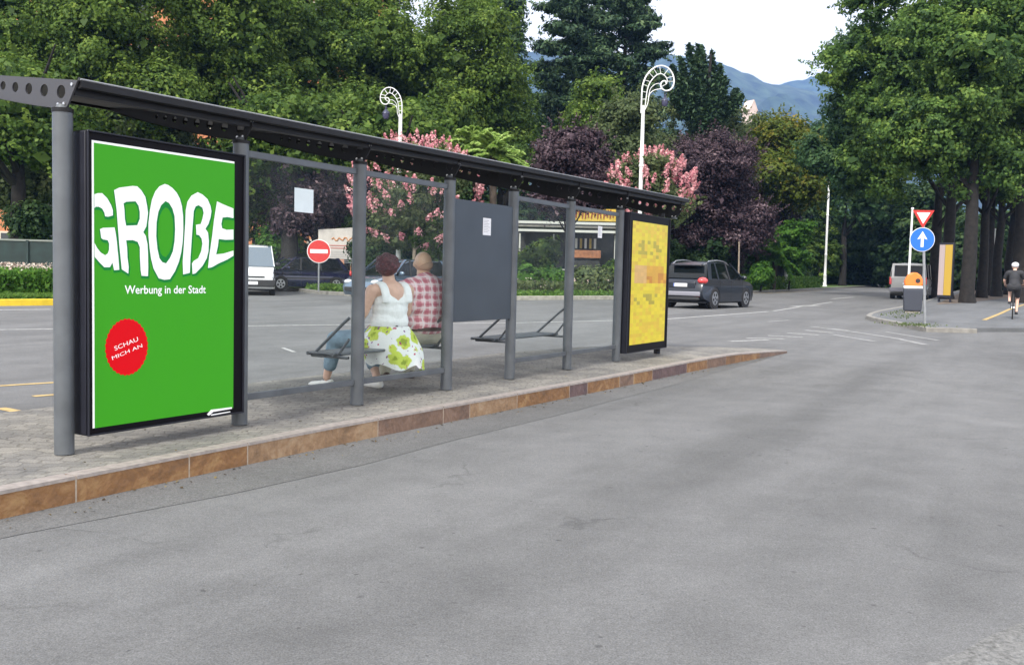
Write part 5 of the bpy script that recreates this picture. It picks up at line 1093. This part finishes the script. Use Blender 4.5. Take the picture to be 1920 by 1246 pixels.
def pole(label, u0, v0, u1, v1, dep, r, m):
    a, c = atd(u0, v0, dep), atd(u1, v1, dep); t = thing('post', label, 'post', (a[0], dep, gz(dep)), 0); q = MB().tube([(0, 0, 0), (0, 0, a[2]-gz(dep)), (c[0]-a[0], 0, c[2]-gz(dep))], [r*1.1, r, r*.8], 10); q.build('shaft', M[m], t); MB().ell((c[0]-a[0], 0, c[2]-gz(dep)), (r*1.3, r*1.3, r), 10, 6).build('post_cap', M[m], t)
pole('pale thin mast rising behind the give way sign', 1705, 500, 1711, 391, 40, .05, 'lamp_white')
pole('white mast standing between the dark trunks on the right', 1862, 530, 1865, 430, 60, .07, 'lamp_white')
pole('wooden stake standing on the grass beyond the suv', 1385, 515, 1386, 455, 52, .05, 'bark_pale')

# ================================================================== BUILDINGS AND PARK STRUCTURES
# terracotta palazzo behind the left-hand trees
t = thing('apartment_building', 'terracotta orange building glimpsed behind the tall trees on the left', 'building', (-34, 78, gz(78)), .10)
MB().box((0, 6, 12), (46, 12, 24)).build('wall', M['terracotta'], t)
MB().box((0, 5.5, 24.3), (47.4, 13.6, .6)).build('cornice', M['trim'], t); MB().prism([(-.9, 24.6), (12.8, 24.6), (6, 27.6)], lambda y, z, x: (x, y, z), -23.8, 23.8).build('roof', M['rooftile'], t)
for fl in range(6):
    MB().box((0, -.05, 4.1+fl*3.9), (46.1, .12, .22)).build('string_course', M['trim'], t) if fl else None
    for i in range(13):
        x = -21+i*3.5; z = 2.0+fl*3.9; w_ = MB().box((x, -.02, z), (1.5, .14, 2.1)).build('window', M['trim'], t); MB().box((x, -.11, z), (1.2, .06, 1.8)).build('pane', M['window_dark'], w_)
        if (i*7+fl*3) % 3 == 0: MB().box((x-.45, -.16, z), (.5, .06, 1.85)).build('shutter', M['shutter'], w_)
# dark green barrier with a pale top rail
a_ = atd(-70, 447, 33); c_ = atd(112, 449, 34.5); t = thing('barrier', 'long dark green barrier with a thin pale top rail behind the flower bed', 'fence', (a_[0], 33, gz(33)+.12), .18)
L_ = 5.0; hh = a_[2]-gz(33)-.12; MB().box((L_/2-2, 0, hh/2), (L_+4, .08, hh-.06)).build('panel', M['dark_green_fence'], t); MB().box((L_/2-2, -.01, hh), (L_+4, .12, .06)).build('top_rail', M['fence_cap'], t)
for i in range(6): MB().box((-3.6+i*1.9, -.07, hh/2), (.08, .06, hh)).build('upright', M['dark_green_fence'], t)
# booth made up to stand for a likely reflection in the far glass
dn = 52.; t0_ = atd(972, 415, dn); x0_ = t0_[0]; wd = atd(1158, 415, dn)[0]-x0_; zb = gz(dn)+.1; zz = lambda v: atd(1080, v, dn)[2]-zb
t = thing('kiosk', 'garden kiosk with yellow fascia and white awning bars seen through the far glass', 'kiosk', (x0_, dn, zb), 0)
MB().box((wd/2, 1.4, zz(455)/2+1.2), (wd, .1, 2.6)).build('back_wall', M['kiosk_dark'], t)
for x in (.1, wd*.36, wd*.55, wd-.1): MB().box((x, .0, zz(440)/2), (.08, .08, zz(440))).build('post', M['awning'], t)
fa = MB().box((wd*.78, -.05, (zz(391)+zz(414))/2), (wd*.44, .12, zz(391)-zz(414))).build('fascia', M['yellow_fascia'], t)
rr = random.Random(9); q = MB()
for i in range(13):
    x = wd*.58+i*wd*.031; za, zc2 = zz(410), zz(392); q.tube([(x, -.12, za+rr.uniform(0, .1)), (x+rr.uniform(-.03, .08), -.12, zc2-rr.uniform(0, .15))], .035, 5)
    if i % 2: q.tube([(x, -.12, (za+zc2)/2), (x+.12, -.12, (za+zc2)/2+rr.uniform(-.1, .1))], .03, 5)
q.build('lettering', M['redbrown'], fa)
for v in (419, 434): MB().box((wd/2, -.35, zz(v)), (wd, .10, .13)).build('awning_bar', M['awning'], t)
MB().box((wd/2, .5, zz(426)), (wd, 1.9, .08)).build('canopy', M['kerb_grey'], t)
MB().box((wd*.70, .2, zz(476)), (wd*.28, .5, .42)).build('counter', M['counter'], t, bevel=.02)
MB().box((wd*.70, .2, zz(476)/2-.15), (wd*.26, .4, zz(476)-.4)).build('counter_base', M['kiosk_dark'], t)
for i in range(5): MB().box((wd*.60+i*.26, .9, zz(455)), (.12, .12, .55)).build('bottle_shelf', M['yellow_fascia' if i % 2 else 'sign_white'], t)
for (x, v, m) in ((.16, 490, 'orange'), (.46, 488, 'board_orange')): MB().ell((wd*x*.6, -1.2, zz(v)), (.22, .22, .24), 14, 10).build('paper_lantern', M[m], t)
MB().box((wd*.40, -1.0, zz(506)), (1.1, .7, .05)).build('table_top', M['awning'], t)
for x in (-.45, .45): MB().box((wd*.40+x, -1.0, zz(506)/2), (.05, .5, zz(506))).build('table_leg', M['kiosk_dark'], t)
# pale gable above the distant trees
dn = 170.; g = atd(1405, 215, dn); t = thing('church_tower', 'pale pink gabled tower top peeking above the distant trees', 'building', (g[0], dn, gz(dn)), .5)
zt = atd(1404, 190, dn)[2]-gz(dn); zs = atd(1404, 207, dn)[2]-gz(dn)
MB().box((0, 0, zs/2), (1.6, 2.0, zs)).build('wall', M['church'], t); MB().prism([(-.82, zs), (.82, zs), (0, zt)], lambda x, z, y: (x, y, z), -1.02, 1.02).build('gable', M['church'], t)
rf = MB(); rf.bar((-1.0, 0, zs-.25), (0, 0, zt+.1), 2.2, .10, (0, 0, 1)); rf.bar((1.0, 0, zs-.25), (0, 0, zt+.1), 2.2, .10, (0, 0, 1)); rf.build('roof', M['church'], t)
MB().box((0, -1.02, zs-1.2), (.5, .08, 1.0)).build('window', M['window_dark'], t)

# ================================================================== TREES AND PLANTS
T = tree
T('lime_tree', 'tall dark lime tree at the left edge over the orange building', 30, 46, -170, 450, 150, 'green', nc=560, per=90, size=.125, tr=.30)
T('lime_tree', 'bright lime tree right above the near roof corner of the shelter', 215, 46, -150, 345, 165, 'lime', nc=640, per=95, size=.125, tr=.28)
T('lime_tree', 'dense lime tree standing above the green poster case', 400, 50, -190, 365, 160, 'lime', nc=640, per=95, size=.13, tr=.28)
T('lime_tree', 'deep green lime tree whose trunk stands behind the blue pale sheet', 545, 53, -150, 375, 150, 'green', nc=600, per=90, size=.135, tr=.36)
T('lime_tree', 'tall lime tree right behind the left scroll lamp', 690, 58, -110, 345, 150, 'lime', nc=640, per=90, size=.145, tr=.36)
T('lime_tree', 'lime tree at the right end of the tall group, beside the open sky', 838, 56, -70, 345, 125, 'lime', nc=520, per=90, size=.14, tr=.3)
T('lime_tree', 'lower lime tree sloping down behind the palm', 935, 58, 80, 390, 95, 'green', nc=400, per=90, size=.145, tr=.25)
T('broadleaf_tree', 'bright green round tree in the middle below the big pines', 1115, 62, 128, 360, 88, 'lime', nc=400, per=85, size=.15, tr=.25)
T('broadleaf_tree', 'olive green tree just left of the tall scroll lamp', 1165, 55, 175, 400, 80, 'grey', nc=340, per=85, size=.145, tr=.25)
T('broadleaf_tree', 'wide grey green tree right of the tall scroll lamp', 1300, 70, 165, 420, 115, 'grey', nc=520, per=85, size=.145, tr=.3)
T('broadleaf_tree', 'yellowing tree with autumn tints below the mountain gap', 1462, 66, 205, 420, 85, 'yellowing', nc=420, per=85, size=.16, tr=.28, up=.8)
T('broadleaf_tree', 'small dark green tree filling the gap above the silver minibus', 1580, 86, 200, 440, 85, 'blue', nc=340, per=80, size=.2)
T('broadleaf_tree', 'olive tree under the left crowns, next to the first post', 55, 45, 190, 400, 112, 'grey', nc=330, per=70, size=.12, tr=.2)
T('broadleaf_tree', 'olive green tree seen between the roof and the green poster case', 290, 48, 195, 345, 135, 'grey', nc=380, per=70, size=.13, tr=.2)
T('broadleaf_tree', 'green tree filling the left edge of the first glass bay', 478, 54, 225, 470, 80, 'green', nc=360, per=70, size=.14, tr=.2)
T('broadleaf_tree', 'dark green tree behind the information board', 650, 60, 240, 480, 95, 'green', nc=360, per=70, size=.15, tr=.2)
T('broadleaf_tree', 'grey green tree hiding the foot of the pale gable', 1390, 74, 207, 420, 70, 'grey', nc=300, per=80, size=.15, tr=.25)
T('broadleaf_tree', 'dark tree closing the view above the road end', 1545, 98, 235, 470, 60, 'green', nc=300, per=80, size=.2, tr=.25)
# purple-leaved plums
for a in (('purple plum tree behind the left scroll lamp', 700, 48, 218, 420, 100, 270), ('purple plum tree behind the pane with the pale blue sheet', 590, 45, 255, 460, 100, 330), ('purple plum tree in front of the middle green tree', 1065, 45, 225, 430, 78, 240),
          ('large purple plum tree above the charcoal suv', 1335, 60, 235, 505, 118, 660), ('smaller purple plum tree beside the distant lamp', 1440, 68, 325, 480, 55, 240), ('dark purple tree beyond the tall plain lamp post', 1640, 100, 350, 500, 60, 180)):
    T('purple_plum', a[0], a[1], a[2], a[3], a[4], a[5], 'purple', nc=int(a[6]*2.2), per=55, size=.095, rc=.62, tr=.15, group='purple leaved plum trees', nb=15, ragged=.42, up=.6, shell=.55, aspect=2.)
# pink crape myrtles
def myrtle(label, u, dep, vtop, vbot, hw, nf, np_):
    t = T('crape_myrtle', label, u, dep, vtop, vbot, hw, 'grey', nc=170, per=55, size=.12, rc=.45, bark='bark_pale', tr=.09, group='pink flowering crape myrtles', nb=8, core=False)
    k = F_PX/dep; zb = gz(dep)+.1; zt = atd(u, vtop, dep)[2]-zb; zl = atd(u, vbot, dep)[2]-zb; rw = hw/k; n = nf; Ps, Ns, vs = [], [], []
    for i in range(n):
        d = rng.normal(size=3); d /= np.linalg.norm(d); d[2] = d[2]*.9+.25; d /= np.linalg.norm(d)
        c = np.array([d[0]*rw, d[1]*rw, (zt+zl)/2+d[2]*(zt-zl)/2])*np.array([1, 1, 1]); ax = d*.7+np.array([0, 0, .8]); ax /= np.linalg.norm(ax); L_ = rng.uniform(.25, .5)
        m_ = np_; s = rng.random(m_); w_ = (1-s)*.16+.03; off = rng.normal(size=(m_, 3)); off /= np.linalg.norm(off, axis=1, keepdims=True)
        Ps.append(c+ax*(s*L_)[:, None]+off*w_[:, None]); Ns.append(off+np.array([0, 0, .3])); vs.append(np.clip(rng.normal(.5, .22, m_)+rng.normal(0, .12), 0, 1))
    P, Nn, v = np.vstack(Ps), np.vstack(Ns), np.concatenate(vs); leaf_mesh('blossom', P, Nn, .085*rng.uniform(.6, 1.3, len(P)), v, LM['pink'], t, 1.1)
    return t
myrtle('pink crape myrtle showing over and under the middle of the shelter roof', 775, 39.5, 262, 465, 118, 200, 46)
myrtle('pink crape myrtle at the foot of the tall scroll lamp', 1215, 43.5, 290, 420, 78, 190, 50)
myrtle('pale small myrtle far beyond the tall plain lamp post', 1668, 102, 435, 500, 34, 22, 25)
# palms
def palm(label, u, dep, v0, vground, n, L_, th, leaf='palm', nm='palm_tree', droop=1.):
    g = atd(u, v0, dep); zb = gz(dep)+.1; hh = g[2]-zb; t = thing(nm, label, 'palm', (g[0], dep, zb), 0, 'palms in the park'); Ps, Ns, vs = [], [], []
    for i in range(n):
        a = rng.uniform(0, 2*PI); e = rng.uniform(-.35, 1.25); base = np.array([0, 0, hh]); dirv = np.array([math.cos(a)*math.cos(e), math.sin(a)*math.cos(e), math.sin(e)]); side = np.array([-math.sin(a), math.cos(a), 0])
        for s in np.linspace(.12, 1, 26):
            p = base+dirv*s*L_-np.array([0, 0, 1])*(s**2*.42*L_*droop)
            for sg in (-1, 1):
                for q in (.25, .6, 1.): Ps.append(p+side*sg*q*L_*.20*(1.05-s*.75)-np.array([0, 0, q*.06])+rng.normal(0, .015, 3)); Ns.append(np.array([0, 0, 1])+side*sg*.5+rng.normal(0, .25, 3)); vs.append(rng.normal(.55, .16)+e*.12)
    P = np.array(Ps); leaf_mesh('fronds', P, np.array(Ns), L_*.075*rng.uniform(.8, 1.3, len(P)), np.clip(np.array(vs), 0, 1), LM[leaf], t, 1.6)
    MB().tube([(0, 0, 0), (.05, 0, hh*.5), (0, 0, hh)], [th*1.2, th, th*1.1], 12).build('trunk', M['bark'], t); return t
palm('light green fan palm rising behind the notice panel', 925, 40, 286, 520, 40, 1.6, .15)
palm('broad yellow green palm frond cluster left of the first palm', 893, 41.5, 272, 520, 34, 1.5, .14)
palm('small palm with a slim trunk on the grass beyond the suv', 1452, 62, 478, 540, 24, 1.9, .13, 'fresh')
palm('small bushy palm left of the tall plain lamp post', 1420, 62, 470, 540, 16, 1.6, .12, 'fresh')
# pines : layered flat clumps of needles
def pine(label, u, dep, vtop, vbot, hw, nc, lean=0., nm='pine_tree', top=.45):
    k = F_PX/dep; g = atd(u, 520, dep); zb = gz(dep)+.1; zt = atd(u, vtop, dep)[2]-zb; zl = atd(u, vbot, dep)[2]-zb; rw = hw/k; t = thing(nm, label, 'conifer', (g[0], dep, zb), 0, 'conifers in the park'); blobs = []; r_ = random.Random(int(u)); tb = MB()
    tb.tube([(0, 0, 0), (.1, 0, zl), (0, 0, zt*.97)], [.42, .34, .06], 10); n = 34
    for i in range(n):
        s = (i+.5)/n; z = zl+(zt-zl)*s; R_ = rw*(1-(s**2.2)*(1-top))*r_.uniform(.6, 1.0)*(1 if s < .95 else .6); a = i*2.4+r_.uniform(-.4, .4); tip = np.array([math.cos(a)*R_, math.sin(a)*R_, z+R_*.12])
        tb.tube([(0, 0, z-R_*.15), tuple(tip*np.array([.6, .6, 1])), tuple(tip)], [.10, .06, .02], 5)
        for q in (.45, .72, .98): blobs.append((tuple(np.array([tip[0]*q, tip[1]*q, z+R_*.12*q])), (rw*.24*(1.2-.4*q), rw*.24*(1.2-.4*q), (zt-zl)*.042)))
    crown(t, blobs, nc, 60, .75, .16, LM['conifer'], flatten=.55, aspect=2.6, up=.9, core=False); P, Nn, v = clumps([((0, 0, (zt+zl)/2), (rw*.5, rw*.5, (zt-zl)*.42))], nc//5, 40, .9, .6)
    tb.build('trunk', M['bark_dark'], t); return t
pine('big dark pine left of the twin pines in the middle of the sky gap', 1066, 78, -12, 275, 92, 760, top=.7)
pine('big dark pine on the right side of the twin pines', 1158, 80, -20, 270, 98, 800, top=.72)
pine('slim conifer at the left side of the sky gap', 945, 70, -40, 250, 46, 240, top=.25)
pine('dark conifer behind the twin pines near their foot', 1035, 84, 165, 330, 60, 300)
# cedar with rising plumes
def cedar(label, u, dep, vtop, vbot):
    g = atd(u, 520, dep); zb = gz(dep)+.1; t = thing('cedar_tree', label, 'conifer', (g[0], dep, zb), 0, 'conifers in the park'); z0 = atd(u, vbot, dep)[2]-zb; tb = MB(); zt = atd(u, vtop, dep)[2]-zb; tb.tube([(0, 0, 0), (.1, 0, z0), (.3, 0, zt-.8)], [.35, .25, .07], 10)
    Ps, Ns, vs = [], [], []; k = F_PX/dep
    tips = [(1322, 75), (1300, 92), (1280, 100), (1338, 92), (1262, 120), (1352, 118), (1245, 150), (1362, 140), (1388, 158), (1375, 175), (1340, 150), (1305, 130), (1270, 160), (1350, 190), (1325, 180), (1290, 190), (1292, 82), (1312, 105), (1328, 110), (1272, 132), (1395, 172), (1350, 165), (1320, 140), (1300, 200), (1340, 205), (1270, 190)]; r_ = random.Random(2)
    for i, (tu, tv) in enumerate(tips):
        tp = atd(tu, tv, dep); tip = np.array([tp[0]-g[0], r_.uniform(-1.6, 1.6), tp[2]-zb]); st = np.array([(.1 if i % 2 else -.1), 0, min(tip[2]-.8, z0+(zt-z0)*r_.uniform(.0, .55))]); mid = (st+tip)/2+np.array([tip[0]*.30+.25, 0, -.7])
        tb.tube([tuple(st), tuple(mid), tuple(tip)], [.09, .06, .015], 5)
        for s in np.linspace(.12, 1, 60):
            p = st*(1-s)**2+2*mid*s*(1-s)+tip*s*s; w_ = .50*(1-s)**.5+.06
            for q in range(15): Ps.append(p+rng.normal(0, 1, 3)*w_*np.array([.55, .7, .36])-np.array([0, 0, w_*.35])); Ns.append(rng.normal(0, .6, 3)+np.array([0, 0, .9])); vs.append(rng.normal(.42, .18))
    P = np.array(Ps); leaf_mesh('crown', P, np.array(Ns), .15*rng.uniform(.6, 1.3, len(P)), np.clip(np.array(vs), 0, 1), LM['conifer'], t, 2.4); tb.build('trunk', M['bark_dark'], t)
cedar('cedar with plume like upswept branches against the mountain', 1310, 66, 78, 250)

# right-hand avenue : big dark trees along the footway
R_T = [('near avenue tree of the right hand row with the largest crown overhanging the footway', 1816, 44, 1800, -260, 445, 165, 'chestnut', 900, .125), ('avenue tree leaning its crown over the road above the give way sign', 1777, 50, 1668, -150, 445, 150, 'chestnut', 760, .13),
       ('avenue tree whose dark crown edge stands against the mountain gap', 1752, 53, 1600, 15, 445, 102, 'blue', 560, .14), ('avenue tree at the right picture edge behind the cyclist', 1910, 46, 1925, -260, 420, 150, 'green', 560, .13),
       ('avenue tree set back behind the white mast', 1850, 60, 1840, -150, 400, 130, 'chestnut', 420, .17)]
for i, (lb, u, dep, uc_, vt, vb, hw, lf, nc_, sz) in enumerate(R_T):
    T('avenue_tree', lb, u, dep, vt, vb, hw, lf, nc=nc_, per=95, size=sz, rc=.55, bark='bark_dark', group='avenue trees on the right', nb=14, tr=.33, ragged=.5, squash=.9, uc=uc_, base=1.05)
# extra dark trunks along the footway with their crowns above the frame
for i, (u, dep, hw) in enumerate(((1840, 54, .27), (1868, 58, .28), (1890, 64, .28), (1932, 60, .3))):
    g = atd(u, 555, dep); zb = gz(dep)+.1
    t = thing('avenue_tree', ['slender avenue trunk next to the broadest one', 'avenue trunk just right of the white mast', 'avenue trunk behind the cyclist', 'avenue trunk cut by the right picture edge'][i], 'tree', (g[0], dep, zb), 0, 'avenue trees on the right')
    trunk(t, 7.5, hw, 5, M['bark_dark'], spread=2.2, base=1.15)
    crown(t, [((0, 0, 8.2), (3.0, 3.0, 2.2)), ((1.5, .5, 6.8), (1.6, 1.6, 1.1)), ((-1.2, -.5, 6.9), (1.5, 1.5, 1.0))], 150, 60, .7, .18, LM['green' if i % 2 else 'chestnut'])

# shrubs along the park edge, individually
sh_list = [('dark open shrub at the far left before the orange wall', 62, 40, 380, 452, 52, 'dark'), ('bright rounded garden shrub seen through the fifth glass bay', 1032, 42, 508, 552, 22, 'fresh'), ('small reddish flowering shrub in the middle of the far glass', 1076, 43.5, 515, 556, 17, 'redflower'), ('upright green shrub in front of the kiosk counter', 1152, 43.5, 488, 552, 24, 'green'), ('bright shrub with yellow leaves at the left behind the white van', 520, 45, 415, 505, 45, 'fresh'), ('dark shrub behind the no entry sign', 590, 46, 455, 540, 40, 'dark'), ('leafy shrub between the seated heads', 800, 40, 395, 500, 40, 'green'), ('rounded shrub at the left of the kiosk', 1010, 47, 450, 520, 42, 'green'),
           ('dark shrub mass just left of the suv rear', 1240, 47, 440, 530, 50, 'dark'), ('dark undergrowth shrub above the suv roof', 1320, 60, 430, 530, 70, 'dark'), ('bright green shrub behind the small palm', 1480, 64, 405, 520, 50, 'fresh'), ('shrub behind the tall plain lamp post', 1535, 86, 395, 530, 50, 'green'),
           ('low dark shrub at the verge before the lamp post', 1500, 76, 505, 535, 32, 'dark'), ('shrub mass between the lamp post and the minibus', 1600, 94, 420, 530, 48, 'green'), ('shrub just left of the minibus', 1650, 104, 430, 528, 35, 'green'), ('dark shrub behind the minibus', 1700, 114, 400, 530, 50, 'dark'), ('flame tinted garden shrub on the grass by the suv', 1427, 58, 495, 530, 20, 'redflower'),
           ('tall shrub behind the near seated head', 700, 42, 420, 500, 45, 'dark'), ('garden shrub with reddish blooms left of the far glass', 985, 42, 500, 548, 26, 'redflower'), ('silvery green garden shrub by the kiosk', 1110, 43, 500, 552, 50, 'grey'), ('leafy shrub beyond the poster stand', 1760, 152, 440, 530, 60, 'fresh')]
for i, (lb, u, dep, vt, vb, hw, lf) in enumerate(sh_list):
    k = F_PX/dep; g = atd(u, 520, dep); zb = gz(dep)+.1; zt = atd(u, vt, dep)[2]-zb; z0 = max(.0, atd(u, vb, dep)[2]-zb); rw = hw/k
    t = thing('shrub', lb, 'shrub', (g[0], dep, zb), 0, 'shrubs along the park edge'); hc = max(.3, (zt-z0)/2)
    bl = [((0, 0, z0+hc), (rw*.7, rw*.6, hc))]+[((rng.uniform(-.7, .7)*rw, rng.uniform(-.5, .5)*rw, z0+hc*rng.uniform(.4, 1.5)), (rw*.4, rw*.4, hc*.45)) for _ in range(6)]
    crown(t, bl, 150, 60, .42, .125, LM['fresh' if lf == 'redflower' else lf], 'foliage')
    if lf == 'redflower': crown(t, [(c_, tuple(q*1.06 for q in r_)) for c_, r_ in bl[1:]], 16, 14, .25, .10, LM['redflower'], 'blossom', core=False)
    MB().tube([(0, 0, 0), (.05, 0, max(.3, z0+hc*.6))], [.07, .04], 8).build('stem', M['bark_dark'], t)
# trunks seen through the glass
for lb, u, dep, r_ in (('thick dark trunk seen through the glass right of the white van', 541, 44.5, .42), ('dark trunk between the seated people and the post', 722, 45, .38), ('dark trunk at the far left under the crowns', 36, 40, .36)):
    g = atd(u, 520, dep); t = thing('park_tree', lb, 'tree', (g[0], dep, gz(dep)+.1), 0, 'trees in the park'); trunk(t, 6.5, r_, 6, M['bark_dark'], spread=2.5, base=1.2)
    crown(t, [((0, 0, 7.2), (3.4, 3.0, 2.0)), ((1.5, -1, 5.9), (1.6, 1.6, 1.0)), ((-1.5, -.8, 5.8), (1.6, 1.4, 1.0))], 190, 60, .7, .17, LM['green'])

# far-off wood behind everything
P, Nn, v = [], [], []
for (u, dep, vt, hw) in [(u, 88+8*math.sin(u*.013), 330+45*math.sin(u*.021)+25*math.sin(u*.05), 70) for u in range(-120, 2060, 55)]:
    g = atd(u, 520, dep); zt = atd(u, vt if u < 1350 else vt+50, dep)[2]; z0 = gz(dep); rw = hw/(F_PX/dep)
    a_, b_, c_ = clumps([((g[0], dep, (zt+z0)/2), (rw, 3, (zt-z0)/2+.5))], 170, 60, 1.0, .3); P.append(a_); Nn.append(b_); v.append(c_)
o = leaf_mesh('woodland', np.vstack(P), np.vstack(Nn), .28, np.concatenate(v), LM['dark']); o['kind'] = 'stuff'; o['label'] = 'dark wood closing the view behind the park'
# hedge-like undergrowth under the right-hand avenue
P, Nn, v = [], [], []
for i in range(26):
    al_ = 60+i*5; p = shel(al_, 6+2*math.sin(i)+.12*al_); a_, b_, c_ = clumps([((p[0], p[1], gz(p[1])+2.2), (3.2, 3.2, 2.6))], 90, 60, .9, .3); P.append(a_); Nn.append(b_); v.append(c_)
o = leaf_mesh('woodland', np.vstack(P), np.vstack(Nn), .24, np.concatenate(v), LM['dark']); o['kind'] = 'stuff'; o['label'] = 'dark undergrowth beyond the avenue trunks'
# flower meadow and grass
def scatter(name, poly_fn, n, h, size, leaf, label, aspect=2.2, up=.2):
    P = poly_fn(n); z = np.array([gz(y) for y in P[:, 1]])+.13+rng.random(n)**1.2*h; P3 = np.c_[P, z]; Nn = rng.normal(size=(n, 3))*np.array([1, 1, .35])+np.array([0, 0, up])
    o = leaf_mesh(name, P3, Nn, size*rng.uniform(.6, 1.4, n), np.clip(rng.normal(.5, .2, n), 0, 1), LM[leaf], None, aspect); o['kind'] = 'stuff'; o['label'] = label; return o
def quadfn(a, b_, c, d):
    a, b_, c, d = map(np.array, (a, b_, c, d)); return lambda n: (lambda s, t: a*(1-s)*(1-t)+b_*s*(1-t)+c*s*t+d*(1-s)*t)(rng.random((n, 1)), rng.random((n, 1)))
f0, f1 = np.array(G2(-80, 572)), np.array(G2(108, 571)); bk = np.array([-.35, 1])
scatter('grass', quadfn(f0+bk*.3, f1+bk*.3, f1+bk*2.2, f0+bk*2.2), 9000, .10, .05, 'grass', 'short mown grass strip behind the yellow kerb')
scatter('flower_bed', quadfn(f0+bk*2.2, f1+bk*2.2, f1+bk*7, f0+bk*7), 16000, .75, .085, 'fresh', 'tall green meadow planting behind the grass strip')
scatter('flower_bed', quadfn(f0+bk*2.4, f1+bk*2.4, f1+bk*7, f0+bk*7), 2600, .95, .065, 'flower', 'pale meadow flowers behind the grass strip', 1.1, .8)
def gutter(n):
    al_ = rng.uniform(-1.5, 12, n); w_ = np.array([wf(a) for a in al_])-.11-np.abs(rng.normal(0, .10, n)); return np.array([A(a, q) for a, q in zip(al_, w_)])
def litter(name, pts, z0, n, size, m, label):
    z = np.array([gz(y) for y in pts[:, 1]])+z0; o = leaf_mesh(name, np.c_[pts, z], rng.normal(size=(n, 3))*.25+np.array([0, 0, 1]), size*rng.uniform(.4, 1.3, n), rng.random(n), m, None, 1.5); o['kind'] = 'stuff'; o['label'] = label
LM['dry'] = leafmat('dry_leaf', (.05, .035, .02), (.12, .08, .035), (.22, .17, .07), .1)
litter('fallen_leaves', gutter(260), .010, 260, .016, LM['dry'], 'dry leaf bits and grit lying in the gutter along the kerb')
litter('fallen_leaves', np.array([A(rng.uniform(-1.5, 10), rng.uniform(-.5, 1.5)) for _ in range(120)]), PAVE+.012, 120, .015, LM['dry'], 'dry leaf bits lying on the island paving')
def along(us, d0, d1):
    pts = np.array([G2(*q) for q in us])
    def fn(n):
        i = rng.integers(0, len(pts)-1, n); s = rng.random(n)[:, None]; p = pts[i]*(1-s)+pts[i+1]*s; return p+np.array([-.15, 1])*(d0+(d1-d0)*rng.random(n)[:, None])
    return fn
scatter('grass', along([(566, 546), (600, 551), (640, 553.5), (700, 558), (820, 561), (975, 562), (1150, 561), (1250, 552.5), (1330, 551), (1410, 549), (1530, 543)], .3, 9), 36000, .20, .08, 'grass', 'green grass verge behind the far kerb of the road')
scatter('grass', along([(1330, 551), (1410, 549), (1480, 546), (1550, 542)], .6, 9), 26000, .85, .10, 'grass', 'lush bright ground cover on the verge beyond the suv')
scatter('flower_bed', along([(960, 562), (1060, 561), (1180, 561)], 1.5, 6), 9000, .55, .09, 'grey', 'garden planting in front of the kiosk')
scatter('flower_bed', along([(960, 562), (1060, 561), (1180, 561)], 1.5, 6), 500, .7, .08, 'flower', 'scattered pale blooms in front of the kiosk', 1.1, .8)
gp = ground(1720, 612, .1); scatter('grass', lambda n: np.array([gp[0], gp[1]+.1])+rng.normal(0, 1, (n, 2))*np.array([.28, .35]), 260, .04, .025, 'grey', 'weeds at the foot of the sign post')
scatter('grass', quadfn(G2(1645, 592, .1), G2(1700, 601, .1), G2(1735, 588, .1), G2(1690, 582, .1)), 260, .02, .025, 'grey', 'thin dry grass on the corner of the footway')

# ================================================================== AIR
hz_m = bpy.data.materials.new('haze'); hz_m.use_nodes = True; t = hz_m.node_tree; t.nodes.clear(); o = t.nodes.new('ShaderNodeOutputMaterial'); pv = t.nodes.new('ShaderNodeVolumePrincipled')
pv.inputs['Color'].default_value = (.27, .50, .98, 1); pv.inputs['Density'].default_value = .00022; pv.inputs['Anisotropy'].default_value = 0; t.links.new(pv.outputs[0], o.inputs['Volume'])
hz = MB().box((0, 1990, 385), (7900, 4200, 778)).build('haze', hz_m); hz['kind'] = 'stuff'
